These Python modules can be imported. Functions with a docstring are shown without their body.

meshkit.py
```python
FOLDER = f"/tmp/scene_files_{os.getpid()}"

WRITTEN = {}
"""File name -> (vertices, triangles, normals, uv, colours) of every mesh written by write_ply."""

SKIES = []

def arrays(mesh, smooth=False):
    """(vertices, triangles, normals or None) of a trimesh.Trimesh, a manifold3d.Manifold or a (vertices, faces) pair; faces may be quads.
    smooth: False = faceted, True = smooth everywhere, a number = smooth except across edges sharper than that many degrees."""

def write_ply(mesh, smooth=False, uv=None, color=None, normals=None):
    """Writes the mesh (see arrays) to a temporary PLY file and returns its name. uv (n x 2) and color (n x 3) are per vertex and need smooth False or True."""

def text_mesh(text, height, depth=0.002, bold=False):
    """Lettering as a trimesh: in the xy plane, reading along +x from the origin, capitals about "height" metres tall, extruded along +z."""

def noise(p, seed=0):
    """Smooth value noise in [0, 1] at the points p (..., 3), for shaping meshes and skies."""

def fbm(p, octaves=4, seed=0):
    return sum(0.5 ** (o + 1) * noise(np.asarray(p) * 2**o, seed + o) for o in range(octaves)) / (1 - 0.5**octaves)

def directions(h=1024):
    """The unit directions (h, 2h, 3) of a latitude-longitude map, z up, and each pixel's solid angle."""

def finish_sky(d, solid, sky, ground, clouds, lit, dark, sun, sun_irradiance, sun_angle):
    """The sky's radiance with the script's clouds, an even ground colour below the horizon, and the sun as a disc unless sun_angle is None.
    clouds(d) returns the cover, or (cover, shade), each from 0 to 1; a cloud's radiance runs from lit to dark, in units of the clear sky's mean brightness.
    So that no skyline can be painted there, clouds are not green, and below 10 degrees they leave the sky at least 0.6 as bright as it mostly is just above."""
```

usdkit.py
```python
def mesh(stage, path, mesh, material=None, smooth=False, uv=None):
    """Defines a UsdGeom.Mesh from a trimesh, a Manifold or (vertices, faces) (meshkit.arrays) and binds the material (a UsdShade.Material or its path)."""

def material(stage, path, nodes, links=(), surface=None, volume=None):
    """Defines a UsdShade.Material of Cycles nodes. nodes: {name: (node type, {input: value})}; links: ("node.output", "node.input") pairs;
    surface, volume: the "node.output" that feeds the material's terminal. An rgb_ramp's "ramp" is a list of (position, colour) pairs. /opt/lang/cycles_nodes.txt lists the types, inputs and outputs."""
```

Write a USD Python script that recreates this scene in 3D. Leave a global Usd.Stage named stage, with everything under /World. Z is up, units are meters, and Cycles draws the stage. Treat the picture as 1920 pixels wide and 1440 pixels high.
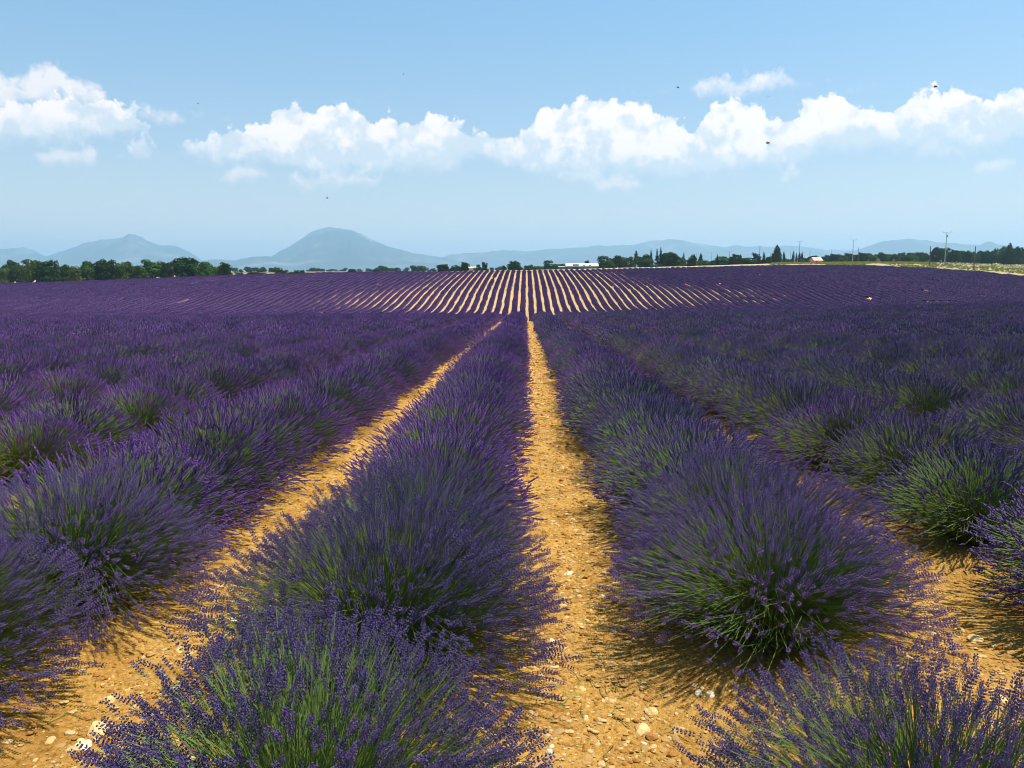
import math
import numpy as np
import trimesh
import usdkit
import meshkit
from scipy.interpolate import PchipInterpolator
from scipy.spatial.transform import Rotation as R
from pxr import Usd, UsdGeom, UsdLux, UsdShade, Gf, Sdf, Vt

stage = Usd.Stage.CreateInMemory()
UsdGeom.SetStageUpAxis(stage, UsdGeom.Tokens.z)
world = UsdGeom.Xform.Define(stage, '/World')
stage.SetDefaultPrim(world.GetPrim())
LOOK = '/World/Looks/'

# ------------------------------------------------------------------ camera, sky, sun
CAM = np.array([0.0, 0.0, 1.65])
FPX, PITCH, YAW = 1478.0, math.radians(8.16), math.radians(1.0)
cam = UsdGeom.Camera.Define(stage, '/World/camera')
cam.CreateHorizontalApertureAttr(36.0)
cam.CreateVerticalApertureAttr(27.0)
cam.CreateFocalLengthAttr(36.0 * FPX / 1920)
cam.CreateClippingRangeAttr(Gf.Vec2f(0.05, 100000))
cam.CreateExposureAttr(0.9)
CROT = R.from_euler('z', YAW) * R.from_euler('x', math.pi / 2 - PITCH)
_m = np.eye(4); _m[:3, :3] = CROT.as_matrix(); _m[:3, 3] = CAM
UsdGeom.Xformable(cam).AddTransformOp().Set(Gf.Matrix4d(_m.T.tolist()))


def ray(px, py):
    """Unit direction in the world through a pixel of the 1920 x 1440 photograph."""
    d = np.array([(px - 960) / FPX, (720 - py) / FPX, -1.0])
    return CROT.apply(d / np.linalg.norm(d))


SUN_AZ, SUN_EL = math.radians(84), math.radians(69)
SUN_DIR = np.array([math.sin(SUN_AZ) * math.cos(SUN_EL), math.cos(SUN_AZ) * math.cos(SUN_EL), math.sin(SUN_EL)])
sun = UsdLux.DistantLight.Define(stage, '/World/sun')
sun.CreateIntensityAttr(1.15)
sun.CreateNormalizeAttr(True)
sun.CreateAngleAttr(0.53)
sun.CreateColorAttr(Gf.Vec3f(1.0, 0.94, 0.84))
_z = SUN_DIR; _x = np.cross([0, 0, 1.0], _z); _x /= np.linalg.norm(_x); _y = np.cross(_z, _x)
_m = np.eye(4); _m[:3, :3] = np.stack([_x, _y, _z], 1)
UsdGeom.Xformable(sun).AddTransformOp().Set(Gf.Matrix4d(_m.T.tolist()))

# --- the sky: physical scattering plus a band of fair-weather cumulus laid out by azimuth and elevation
HALF = math.pi / 4                                        # the band repeats, mirrored, every 90 degrees of azimuth
ELMAX = 0.4


def azel(px, py):
    d = ray(px, py)
    return math.atan2(d[0], d[1]), math.asin(d[2])


def band(points):
    """Cloud outline (px, top y, base y) -> ramp stops of (top, base, 0) elevations over azimuth."""
    stops = []
    for px, t, b in points:
        az, te = azel(px, t)
        be = azel(px, b)[1]
        stops.append(((az + HALF) / (2 * HALF), (te / ELMAX, be / ELMAX, 0.0)))
    return stops


C_MAIN = [(-700, 300, 306), (-420, 240, 262), (-260, 205, 258), (-120, 215, 260), (0, 200, 262), (60, 190, 264), (130, 182, 262), (200, 192, 258), (262, 206, 254), (278, 245, 248), (312, 300, 290), (330, 300, 290),
          (352, 275, 280), (372, 262, 286), (400, 246, 294), (460, 240, 304), (505, 232, 310), (545, 208, 318), (590, 212, 322), (645, 203, 324), (684, 215, 322), (694, 240, 318), (706, 219, 316), (740, 218, 314), (780, 232, 314), (815, 214, 314), (850, 220, 314), (870, 246, 302), (885, 252, 298), (905, 246, 300), (922, 256, 300), (936, 266, 302), (955, 256, 308),
          (985, 238, 314), (1010, 202, 318), (1045, 197, 320), (1090, 186, 322), (1130, 203, 324), (1180, 195, 328), (1225, 206, 330), (1265, 226, 332), (1298, 244, 332), (1322, 222, 332), (1340, 198, 332), (1380, 188, 330), (1412, 194, 328), (1432, 222, 318), (1455, 236, 312), (1478, 216, 306), (1510, 178, 296), (1550, 176, 288), (1590, 188, 284), (1640, 202, 280), (1685, 208, 276),
          (1706, 184, 276), (1745, 168, 276), (1790, 176, 274), (1830, 186, 272), (1866, 190, 270), (1888, 170, 268), (1920, 160, 262), (1990, 175, 258), (2080, 210, 262), (2300, 240, 262), (2700, 290, 296)]
C_HIGH = [(-700, 180, 176), (-200, 152, 190), (-60, 140, 205), (0, 132, 200), (22, 150, 196), (42, 146, 192), (62, 130, 190), (84, 117, 190), (108, 122, 190), (122, 136, 190), (150, 152, 190), (180, 158, 188), (196, 170, 184), (206, 185, 175), (262, 204, 198), (280, 199, 222), (310, 201, 218), (330, 206, 214), (345, 215, 205),
          (900, 160, 140), (1296, 168, 160), (1312, 160, 178), (1345, 146, 178), (1390, 142, 168), (1425, 132, 164), (1465, 134, 160), (1490, 146, 152), (1500, 155, 145), (2000, 160, 150), (2300, 160, 150), (2700, 160, 150)]
C_LOW = [(-700, 300, 300), (-100, 296, 290), (40, 300, 280), (75, 280, 306), (125, 270, 308), (165, 270, 304), (188, 282, 292), (196, 300, 280), (226, 296, 288), (238, 280, 294), (262, 262, 290), (280, 260, 280), (290, 280, 262),
         (405, 345, 325), (416, 326, 340), (450, 312, 338), (490, 310, 330), (500, 324, 318), (545, 350, 338), (560, 338, 352), (620, 328, 350), (680, 320, 345), (708, 322, 340), (714, 340, 322),
         (1040, 340, 320), (1052, 318, 332), (1090, 312, 336), (1125, 322, 346), (1150, 328, 360), (1180, 330, 358), (1206, 336, 352), (1214, 350, 335), (1462, 334, 322), (1470, 320, 332), (1492, 306, 336), (1506, 314, 326), (1512, 330, 310),
         (1700, 280, 272), (1718, 272, 280), (1760, 268, 284), (1795, 268, 280), (1808, 285, 270), (1822, 318, 308), (1832, 304, 320), (1858, 291, 321), (1886, 298, 319), (1898, 310, 300), (1915, 330, 300), (2300, 320, 300), (2700, 300, 300)]

sky_nodes = {
    'tc': ('texture_coordinate', {}),
    'sky': ('sky_texture', {'sky_type': 'single_scattering', 'sun_disc': False, 'sun_elevation': SUN_EL, 'sun_rotation': SUN_AZ, 'altitude': 600.0, 'air_density': 1.0, 'aerosol_density': 0.45, 'ozone_density': 1.5}),
    'tint': ('mix', {'mix_type': 'multiply', 'fac': 1.0}),
    'tr': ('rgb_ramp', {'ramp': [(0.0, (1.04, 0.71, 0.54)), (0.35, (0.86, 0.80, 0.73)), (0.85, (0.74, 0.98, 0.96)), (1.0, (0.73, 0.99, 0.97))]}),
    'sep': ('separate_xyz', {}),
    'az': ('math', {'math_type': 'arctan2'}),
    'el': ('math', {'math_type': 'arcsine'}),
    'f0': ('math', {'math_type': 'add', 'value2': HALF}),
    'f1': ('math', {'math_type': 'divide', 'value2': 2 * HALF}),
    'fac': ('math', {'math_type': 'pingpong', 'value2': 1.0}),
    'wn': ('noise_texture', {'scale': 30.0, 'detail': 6.0, 'roughness': 0.58}), 'ws': ('separate_color', {'color_type': 'rgb'}),
    'wa': ('math', {'math_type': 'multiply_add', 'value2': 0.050, 'value3': -0.025}), 'we': ('math', {'math_type': 'multiply_add', 'value2': 0.040, 'value3': -0.021}),
    'azw': ('math', {'math_type': 'add'}), 'elw': ('math', {'math_type': 'add'}),
    'pos': ('combine_xyz', {'z': 0.37}),
    'pos2': ('combine_xyz', {'z': 4.1}),
    'eln': ('math', {'math_type': 'divide', 'value2': ELMAX}),
    'nbig': ('noise_texture', {'scale': 26.0, 'detail': 5.0, 'roughness': 0.55}),
    'nfine': ('noise_texture', {'scale': 90.0, 'detail': 4.0, 'roughness': 0.6}),
    'vor': ('voronoi_texture', {'feature': 'smooth_f1', 'scale': 60.0, 'smoothness': 0.5}),
    'vor2': ('voronoi_texture', {'feature': 'smooth_f1', 'scale': 150.0, 'smoothness': 0.4}),
    'warp': ('mix', {'mix_type': 'linear_light', 'fac': 0.010}),
    'a1': ('math', {'math_type': 'multiply', 'value2': 0.004}),
    'a2': ('math', {'math_type': 'multiply_add', 'value2': -0.015, 'value3': 0.0}),
    'a3': ('math', {'math_type': 'multiply_add', 'value2': -0.007, 'value3': 0.0}),
    'b1': ('math', {'math_type': 'add'}), 'b2': ('math', {'math_type': 'add'}), 'bump': ('math', {'math_type': 'add', 'value2': 0.0115}),
    'mott0': ('noise_texture', {'scale': 34.0, 'detail': 5.0, 'roughness': 0.6}),
    'white': ('background_shader', {}),
}
sky_links = [('tc.generated', 'sep.vector'), ('sep.x', 'az.value1'), ('sep.y', 'az.value2'), ('sep.z', 'el.value1'), ('az.value', 'azw.value1'), ('pos.vector', 'wn.vector'), ('wn.color', 'ws.color'), ('ws.r', 'wa.value1'), ('ws.g', 'we.value1'), ('wa.value', 'azw.value2'), ('el.value', 'elw.value1'), ('we.value', 'elw.value2'), ('azw.value', 'f0.value1'), ('f0.value', 'f1.value1'), ('f1.value', 'fac.value1'),
             ('sky.color', 'tint.color1'), ('eln.value', 'tr.fac'), ('tr.color', 'tint.color2'), ('el.value', 'eln.value1'),
             ('az.value', 'pos.x'), ('el.value', 'pos.y'), ('az.value', 'pos2.x'), ('el.value', 'pos2.y'),
             ('pos.vector', 'nbig.vector'), ('pos.vector', 'nfine.vector'), ('pos2.vector', 'mott0.vector'),
             ('pos.vector', 'warp.color1'), ('nfine.color', 'warp.color2'), ('warp.color', 'vor.vector'), ('warp.color', 'vor2.vector'),
             ('nbig.fac', 'a1.value1'), ('vor.distance', 'a2.value1'), ('vor2.distance', 'a3.value1'),
             ('a1.value', 'b1.value1'), ('a2.value', 'b1.value2'), ('b1.value', 'b2.value1'), ('a3.value', 'b2.value2'), ('b2.value', 'bump.value1')]


def cloud_layer(k, points, amp, soft, base_soft, opacity):
    n, l = sky_nodes, sky_links
    stops = band(points)
    n[k + 'r'] = ('rgb_ramp', {'ramp': stops})
    n[k + 's'] = ('separate_color', {'color_type': 'rgb'})
    n[k + 'top'] = ('math', {'math_type': 'multiply', 'value2': ELMAX}); n[k + 'bas'] = ('math', {'math_type': 'multiply', 'value2': ELMAX})
    n[k + 'tn'] = ('math', {'math_type': 'multiply_add', 'value2': amp}); n[k + 'td'] = ('math', {'math_type': 'subtract'})
    n[k + 'bn'] = ('math', {'math_type': 'multiply_add', 'value2': -amp * 0.7}); n[k + 'bd'] = ('math', {'math_type': 'subtract'})
    n[k + 'tm'] = ('map_range', {'range_type': 'smoothstep', 'from_min': -0.0004, 'from_max': soft, 'clamp': True})
    n[k + 'bm'] = ('map_range', {'range_type': 'smoothstep', 'from_min': -base_soft * 0.6, 'from_max': base_soft, 'clamp': True})
    n[k + 'cv'] = ('math', {'math_type': 'multiply'}); n[k + 'op'] = ('math', {'math_type': 'multiply', 'value2': opacity})
    l += [('fac.value', k + 'r.fac'), (k + 'r.color', k + 's.color'), (k + 's.r', k + 'top.value1'), (k + 's.g', k + 'bas.value1'),
          ('bump.value', k + 'tn.value1'), (k + 'top.value', k + 'tn.value3'), (k + 'tn.value', k + 'td.value1'), ('elw.value', k + 'td.value2'),
          ('bump.value', k + 'bn.value1'), (k + 'bas.value', k + 'bn.value3'), ('elw.value', k + 'bd.value1'), (k + 'bn.value', k + 'bd.value2'),
          (k + 'td.value', k + 'tm.value'), (k + 'bd.value', k + 'bm.value'), (k + 'tm.result', k + 'cv.value1'), (k + 'bm.result', k + 'cv.value2'), (k + 'cv.value', k + 'op.value1')]


cloud_layer('M_', C_MAIN, 1.0, 0.005, 0.012, 1.0)
cloud_layer('H_', C_HIGH, 0.9, 0.014, 0.016, 0.95)
cloud_layer('W_', C_LOW, 0.9, 0.013, 0.012, 0.8)
# light from above: bright towards the tops, blue-grey in hollows and along the bases
sky_nodes.update({
    'hgt': ('math', {'math_type': 'subtract'}),                 # height above the base
    'hr': ('map_range', {'range_type': 'smoothstep', 'from_min': 0.0, 'from_max': 0.042, 'to_min': 0.95, 'to_max': -0.25, 'clamp': True}),
    'mo': ('map_range', {'range_type': 'linear', 'from_min': 0.45, 'from_max': 0.62, 'to_min': -0.25, 'to_max': 0.95, 'clamp': True}),
    'vs': ('map_range', {'range_type': 'linear', 'from_min': 0.2, 'from_max': 0.75, 'to_min': -0.06, 'to_max': 0.26, 'clamp': True}),
    'sh1': ('math', {'math_type': 'add'}), 'sh2': ('math', {'math_type': 'add', 'use_clamp': True}),
    'mcol': ('mix', {'mix_type': 'mix', 'color1': (6.9, 6.2, 5.75), 'color2': (4.3, 4.7, 5.0)}),
    'scol': ('color', {'value': (6.0, 5.6, 5.4)}),
    'mixw': ('mix', {'mix_type': 'mix'}), 'mixh': ('mix', {'mix_type': 'mix'}), 'mixm': ('mix', {'mix_type': 'mix'}),
})
sky_links += [('elw.value', 'hgt.value1'), ('M_bas.value', 'hgt.value2'), ('hgt.value', 'hr.value'), ('mott0.fac', 'mo.value'), ('vor.distance', 'vs.value'),
              ('hr.result', 'sh1.value1'), ('mo.result', 'sh1.value2'), ('sh1.value', 'sh2.value1'), ('vs.result', 'sh2.value2'), ('sh2.value', 'mcol.fac'),
              ('W_op.value', 'mixw.fac'), ('tint.color', 'mixw.color1'), ('scol.color', 'mixw.color2'),
              ('H_op.value', 'mixh.fac'), ('mixw.color', 'mixh.color1'), ('scol.color', 'mixh.color2'),
              ('M_op.value', 'mixm.fac'), ('mixh.color', 'mixm.color1'), ('mcol.color', 'mixm.color2'), ('mixm.color', 'white.color')]
sky_nodes['white'] = ('background_shader', {'strength': 0.1})
sky_mat = usdkit.material(stage, LOOK + 'sky', sky_nodes, sky_links, surface='white.background')
dome = UsdLux.DomeLight.Define(stage, '/World/sky')
UsdShade.MaterialBindingAPI.Apply(dome.GetPrim()).Bind(sky_mat)
dome.GetPrim().SetCustomDataByKey('label', 'light blue summer sky with a band of white cumulus clouds')
dome.GetPrim().SetCustomDataByKey('category', 'sky')
dome.GetPrim().SetCustomDataByKey('kind', 'structure')

# ------------------------------------------------------------------ helpers
USED = {}


def numbered(parent, name):
    key = f'{parent}/{name}'
    n = USED.get(key, 0)
    USED[key] = n + 1
    return f'{key}_{n:03d}' if n else key


def tag(prim, label=None, cat=None, group=None, kind=None):
    p = prim.GetPrim() if hasattr(prim, 'GetPrim') else prim
    for k, v in (('label', label), ('category', cat), ('group', group), ('kind', kind)):
        if v:
            p.SetCustomDataByKey(k, v)
    return p


def put(name, mesh, mat, parent='/World', smooth=False, **tags):
    path = numbered(parent if isinstance(parent, str) else str(parent.GetPath()), name)
    return tag(usdkit.mesh(stage, path, mesh, LOOK + mat, smooth), **tags)


def thing(name, loc=(0, 0, 0), rot=None, scale=None, ref=None, **tags):
    x = UsdGeom.Xform.Define(stage, numbered('/World', name))
    if loc is not None:
        x.AddTranslateOp().Set(Gf.Vec3d(*map(float, loc)))
    if rot is not None:
        q = R.from_matrix(rot).as_quat() if np.ndim(rot) == 2 else R.from_euler('z', rot).as_quat()
        x.AddOrientOp().Set(Gf.Quatf(float(q[3]), float(q[0]), float(q[1]), float(q[2])))
    if scale is not None:
        x.AddScaleOp().Set(Gf.Vec3f(*map(float, np.broadcast_to(scale, 3))))
    p = tag(x, **tags)
    if ref:
        p.GetReferences().AddInternalReference(ref)
        p.SetInstanceable(True)
    return p


def kind_of(name):
    return str(stage.CreateClassPrim('/World/' + name).GetPath())


def instancer(name, protos, pos, quat, scale, idx, **tags):
    """protos: list of (name, mesh, material, smooth)."""
    pi = UsdGeom.PointInstancer.Define(stage, numbered('/World', name))
    base = str(pi.GetPath())
    targets = []
    for nm, parts in protos:
        x = UsdGeom.Xform.Define(stage, numbered(base, nm))
        for pn, m, mat, sm in parts:
            usdkit.mesh(stage, numbered(str(x.GetPath()), pn), m, LOOK + mat, sm)
        targets.append(x.GetPath())
    pi.CreatePrototypesRel().SetTargets(targets)
    pi.CreatePositionsAttr(Vt.Vec3fArray.FromNumpy(np.asarray(pos, np.float32)))
    pi.CreateScalesAttr(Vt.Vec3fArray.FromNumpy(np.ascontiguousarray(np.broadcast_to(np.asarray(scale, np.float32).reshape(len(pos), -1), (len(pos), 3)))))
    pi.CreateOrientationsAttr(Vt.QuathArray([Gf.Quath(float(q[3]), float(q[0]), float(q[1]), float(q[2])) for q in quat]))
    pi.CreateProtoIndicesAttr(Vt.IntArray.FromNumpy(np.asarray(idx, np.int32)))
    return tag(pi, **tags)


class MB:
    def __init__(self):
        self.v, self.f, self.n = [], [], 0

    def add(self, v, f):
        v, f = np.asarray(v, float).reshape(-1, 3), np.asarray(f, int)
        if f.shape[1] == 4:
            f = np.vstack([f[:, [0, 1, 2]], f[:, [0, 2, 3]]])
        self.v.append(v); self.f.append(f + self.n); self.n += len(v)
        return self

    def tm(self, m, T=None):
        v = np.array(m.vertices)
        if T is not None:
            v = trimesh.transform_points(v, T)
        return self.add(v, m.faces)

    def out(self):
        return np.vstack(self.v), np.vstack(self.f)


def frames(z, rng, spin=True):
    """Rotation matrices whose third column is each direction in z."""
    z = z / np.linalg.norm(z, axis=1, keepdims=True)
    a = np.where(np.abs(z[:, 2:]) < 0.9, [[0, 0, 1.0]], [[1.0, 0, 0]])
    x = np.cross(a, z); x /= np.linalg.norm(x, axis=1, keepdims=True)
    y = np.cross(z, x)
    if spin:
        t = rng.uniform(0, 2 * np.pi, len(z))[:, None]
        x, y = np.cos(t) * x + np.sin(t) * y, -np.sin(t) * x + np.cos(t) * y
    return np.stack([x, y, z], 2)


def stamp(tv, tf, org, M, scale):
    """Copies of one template (vertices, faces) at org, turned by M, scaled by scale (n x 3)."""
    n, k = len(org), len(tv)
    s = np.broadcast_to(np.asarray(scale, float).reshape(n, -1), (n, 3))
    v = np.einsum('nij,nkj->nki', M, tv[None] * s[:, None]) + org[:, None]
    f = tf[None] + (np.arange(n) * k)[:, None, None]
    return v.reshape(-1, 3), f.reshape(-1, 3)


def tubes(P, rad, sides):
    """Many thin tubes at once: P (n, m, 3) points, rad (m,) radii."""
    n, m = P.shape[:2]
    d = P[:, -1] - P[:, 0]
    d /= np.linalg.norm(d, axis=1, keepdims=True)
    a = np.where(np.abs(d[:, 2:]) < 0.9, [[0, 0, 1.0]], [[1.0, 0, 0]])
    x = np.cross(a, d); x /= np.linalg.norm(x, axis=1, keepdims=True)
    y = np.cross(d, x)
    t = np.arange(sides) * 2 * np.pi / sides
    ring = np.cos(t)[None, :, None] * x[:, None] + np.sin(t)[None, :, None] * y[:, None]
    v = P[:, :, None] + np.asarray(rad)[None, :, None, None] * ring[:, None]
    i, j = np.meshgrid(np.arange(m - 1), np.arange(sides), indexing='ij')
    q = np.stack([i * sides + j, i * sides + (j + 1) % sides, (i + 1) * sides + (j + 1) % sides, (i + 1) * sides + j], -1).reshape(-1, 4)
    f = np.vstack([q[:, [0, 1, 2]], q[:, [0, 2, 3]]])
    F = (f[None] + (np.arange(n) * m * sides)[:, None, None]).reshape(-1, 3)
    return v.reshape(-1, 3), F


def ordinal(n):
    small = 'first second third fourth fifth sixth seventh eighth ninth tenth eleventh twelfth thirteenth fourteenth fifteenth sixteenth seventeenth eighteenth nineteenth'.split()
    if n <= 19:
        return small[n - 1]
    tens = {2: 'twent', 3: 'thirt', 4: 'fort'}[n // 10]
    return tens + 'ieth' if n % 10 == 0 else tens + 'y-' + small[n % 10 - 1]


# ------------------------------------------------------------------ materials
def plain(name, col, rough=0.7, var=None, scale=8.0, coords='object', bump=None, spec=0.3, translucent=0.0, detail=4.0):
    """A principled material whose colour wanders between col and var over noise."""
    n = {'p': ('principled_bsdf', {'base_color': col, 'roughness': rough, 'specular_ior_level': spec})}
    l = []
    if var is not None:
        n['tc'] = ('texture_coordinate', {})
        n['n'] = ('noise_texture', {'scale': scale, 'detail': detail, 'roughness': 0.6})
        n['r'] = ('rgb_ramp', {'ramp': [(0.3, col), (0.7, var)]})
        l += [(f'tc.{coords}', 'n.vector'), ('n.fac', 'r.fac'), ('r.color', 'p.base_color')]
        if bump:
            n['b'] = ('bump', {'strength': bump, 'distance': 0.02})
            l += [('n.fac', 'b.height'), ('b.normal', 'p.normal')]
    out = 'p.BSDF'
    if translucent:
        n['t'] = ('translucent_bsdf', {'color': col}); n['mx'] = ('mix_closure', {'fac': translucent})
        l += [('p.BSDF', 'mx.closure1'), ('t.BSDF', 'mx.closure2')]
        if var is not None:
            l += [('r.color', 't.color')]
        out = 'mx.closure'
    usdkit.material(stage, LOOK + name, n, l, surface=out)


def petals(name, ramp, hue, rough=0.75, translucent=0.22, spec=0.15):
    """Colour varies from floret to floret and, a little, from plant to plant."""
    n = {'g': ('geometry', {}), 'r': ('rgb_ramp', {'ramp': ramp}), 'o': ('object_info', {}),
         'hm': ('map_range', {'range_type': 'linear', 'to_min': 0.5 - hue, 'to_max': 0.5 + hue}), 'vm': ('map_range', {'range_type': 'linear', 'to_min': 0.8, 'to_max': 1.2}),
         'h': ('hsv', {}), 'p': ('principled_bsdf', {'roughness': rough, 'specular_ior_level': spec}), 't': ('translucent_bsdf', {}), 'mx': ('mix_closure', {'fac': translucent})}
    l = [('g.random_per_island', 'r.fac'), ('o.random', 'hm.value'), ('o.random', 'vm.value'), ('hm.result', 'h.hue'), ('vm.result', 'h.value'), ('r.color', 'h.color'),
         ('h.color', 'p.base_color'), ('h.color', 't.color'), ('p.BSDF', 'mx.closure1'), ('t.BSDF', 'mx.closure2')]
    usdkit.material(stage, LOOK + name, n, l, surface='mx.closure')


petals('lavender_flower', [(0.0, (0.130, 0.062, 0.225)), (0.45, (0.245, 0.125, 0.43)), (0.75, (0.42, 0.285, 0.65)), (1.0, (0.70, 0.62, 0.84))], 0.011)  # calyx to corolla; contrast here and below also paints sunlit against shaded florets
petals('lavender_flower_blue', [(0.0, (0.092, 0.066, 0.170)), (0.40, (0.195, 0.148, 0.37)), (0.70, (0.40, 0.345, 0.64)), (1.0, (0.72, 0.68, 0.86))], 0.010)  # bluer, greyer blooms; on right-hand rows they paint in the lens shading
petals('lavender_far', [(0.0, (0.068, 0.026, 0.135)), (0.5, (0.105, 0.040, 0.195)), (0.85, (0.14, 0.065, 0.25)), (1.0, (0.14, 0.11, 0.12))], 0.018)
petals('lavender_far_grey', [(0.0, (0.056, 0.038, 0.115)), (0.5, (0.085, 0.060, 0.165)), (0.8, (0.11, 0.085, 0.20)), (1.0, (0.11, 0.13, 0.10))], 0.018)  # greyer far blooms: right-hand lens shading painted into their colour
petals('lavender_stem', [(0.0, (0.12, 0.17, 0.040)), (0.5, (0.19, 0.245, 0.075)), (0.85, (0.26, 0.31, 0.13)), (1.0, (0.34, 0.31, 0.16))], 0.012, translucent=0.2)
petals('lavender_leaf', [(0.0, (0.065, 0.12, 0.030)), (0.6, (0.115, 0.19, 0.05)), (1.0, (0.16, 0.23, 0.085))], 0.01, translucent=0.25)
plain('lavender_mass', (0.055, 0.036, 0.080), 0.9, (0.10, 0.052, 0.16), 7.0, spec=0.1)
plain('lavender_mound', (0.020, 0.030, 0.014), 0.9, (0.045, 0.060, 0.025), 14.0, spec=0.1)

# bare soil: a land-cover colour carried by the sheet, broken up by clods, dust, painted crevice shade and fine relief
usdkit.material(stage, LOOK + 'soil', {
    'geo': ('geometry', {}), 'cov': ('attribute', {'attribute': 'landcover'}),
    'n1': ('noise_texture', {'scale': 3.0, 'detail': 6.0, 'roughness': 0.65}), 'n2': ('noise_texture', {'scale': 42.0, 'detail': 6.0, 'roughness': 0.75}),
    'v': ('voronoi_texture', {'feature': 'f1', 'scale': 48.0}), 'n0': ('noise_texture', {'scale': 0.02, 'detail': 5.0}),
    'r1': ('rgb_ramp', {'ramp': [(0.30, (0.62, 0.55, 0.46)), (0.52, (1.0, 1.0, 1.0)), (0.75, (1.18, 1.22, 1.30))]}),
    'r2': ('rgb_ramp', {'ramp': [(0.34, (0.45, 0.38, 0.30)), (0.47, (0.92, 0.90, 0.88)), (0.56, (1.05, 1.05, 1.06)), (0.70, (1.30, 1.36, 1.6))]}),  # low spots darkened: crevice shade painted into the soil colour
    'r0': ('rgb_ramp', {'ramp': [(0.35, (0.86, 0.88, 0.84)), (0.65, (1.12, 1.10, 1.08))]}),
    'm1': ('mix', {'mix_type': 'multiply', 'fac': 1.0}), 'm2': ('mix', {'mix_type': 'multiply', 'fac': 1.0}), 'm0': ('mix', {'mix_type': 'multiply', 'fac': 1.0}),
    'hs': ('math', {'math_type': 'multiply_add', 'value2': -0.5}),
    'b': ('bump', {'strength': 1.0, 'distance': 0.022}),
    'p': ('principled_bsdf', {'roughness': 0.95, 'specular_ior_level': 0.1})},
    [('geo.position', 'n1.vector'), ('geo.position', 'n2.vector'), ('geo.position', 'v.vector'), ('geo.position', 'n0.vector'), ('n1.fac', 'r1.fac'), ('n2.fac', 'r2.fac'), ('n0.fac', 'r0.fac'),
     ('cov.color', 'm1.color1'), ('r1.color', 'm1.color2'), ('m1.color', 'm2.color1'), ('r2.color', 'm2.color2'), ('m2.color', 'm0.color1'), ('r0.color', 'm0.color2'), ('m0.color', 'p.base_color'),
     ('v.distance', 'hs.value1'), ('n2.fac', 'hs.value3'), ('hs.value', 'b.height'), ('b.normal', 'p.normal')], surface='p.BSDF')

for nm, a, b in (('stone_cream', (0.60, 0.44, 0.21), (0.50, 0.34, 0.13)), ('stone_ochre', (0.46, 0.29, 0.11), (0.36, 0.21, 0.075)), ('stone_clod', (0.40, 0.20, 0.045), (0.32, 0.15, 0.035)), ('stone_pale', (0.68, 0.60, 0.44), (0.54, 0.44, 0.27)), ('stone_brown', (0.26, 0.15, 0.07), (0.38, 0.24, 0.11)), ('stone_grey', (0.36, 0.35, 0.29), (0.46, 0.43, 0.33))):
    plain(nm, a, 0.9, b, 22.0, bump=0.5, spec=0.15)


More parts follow.
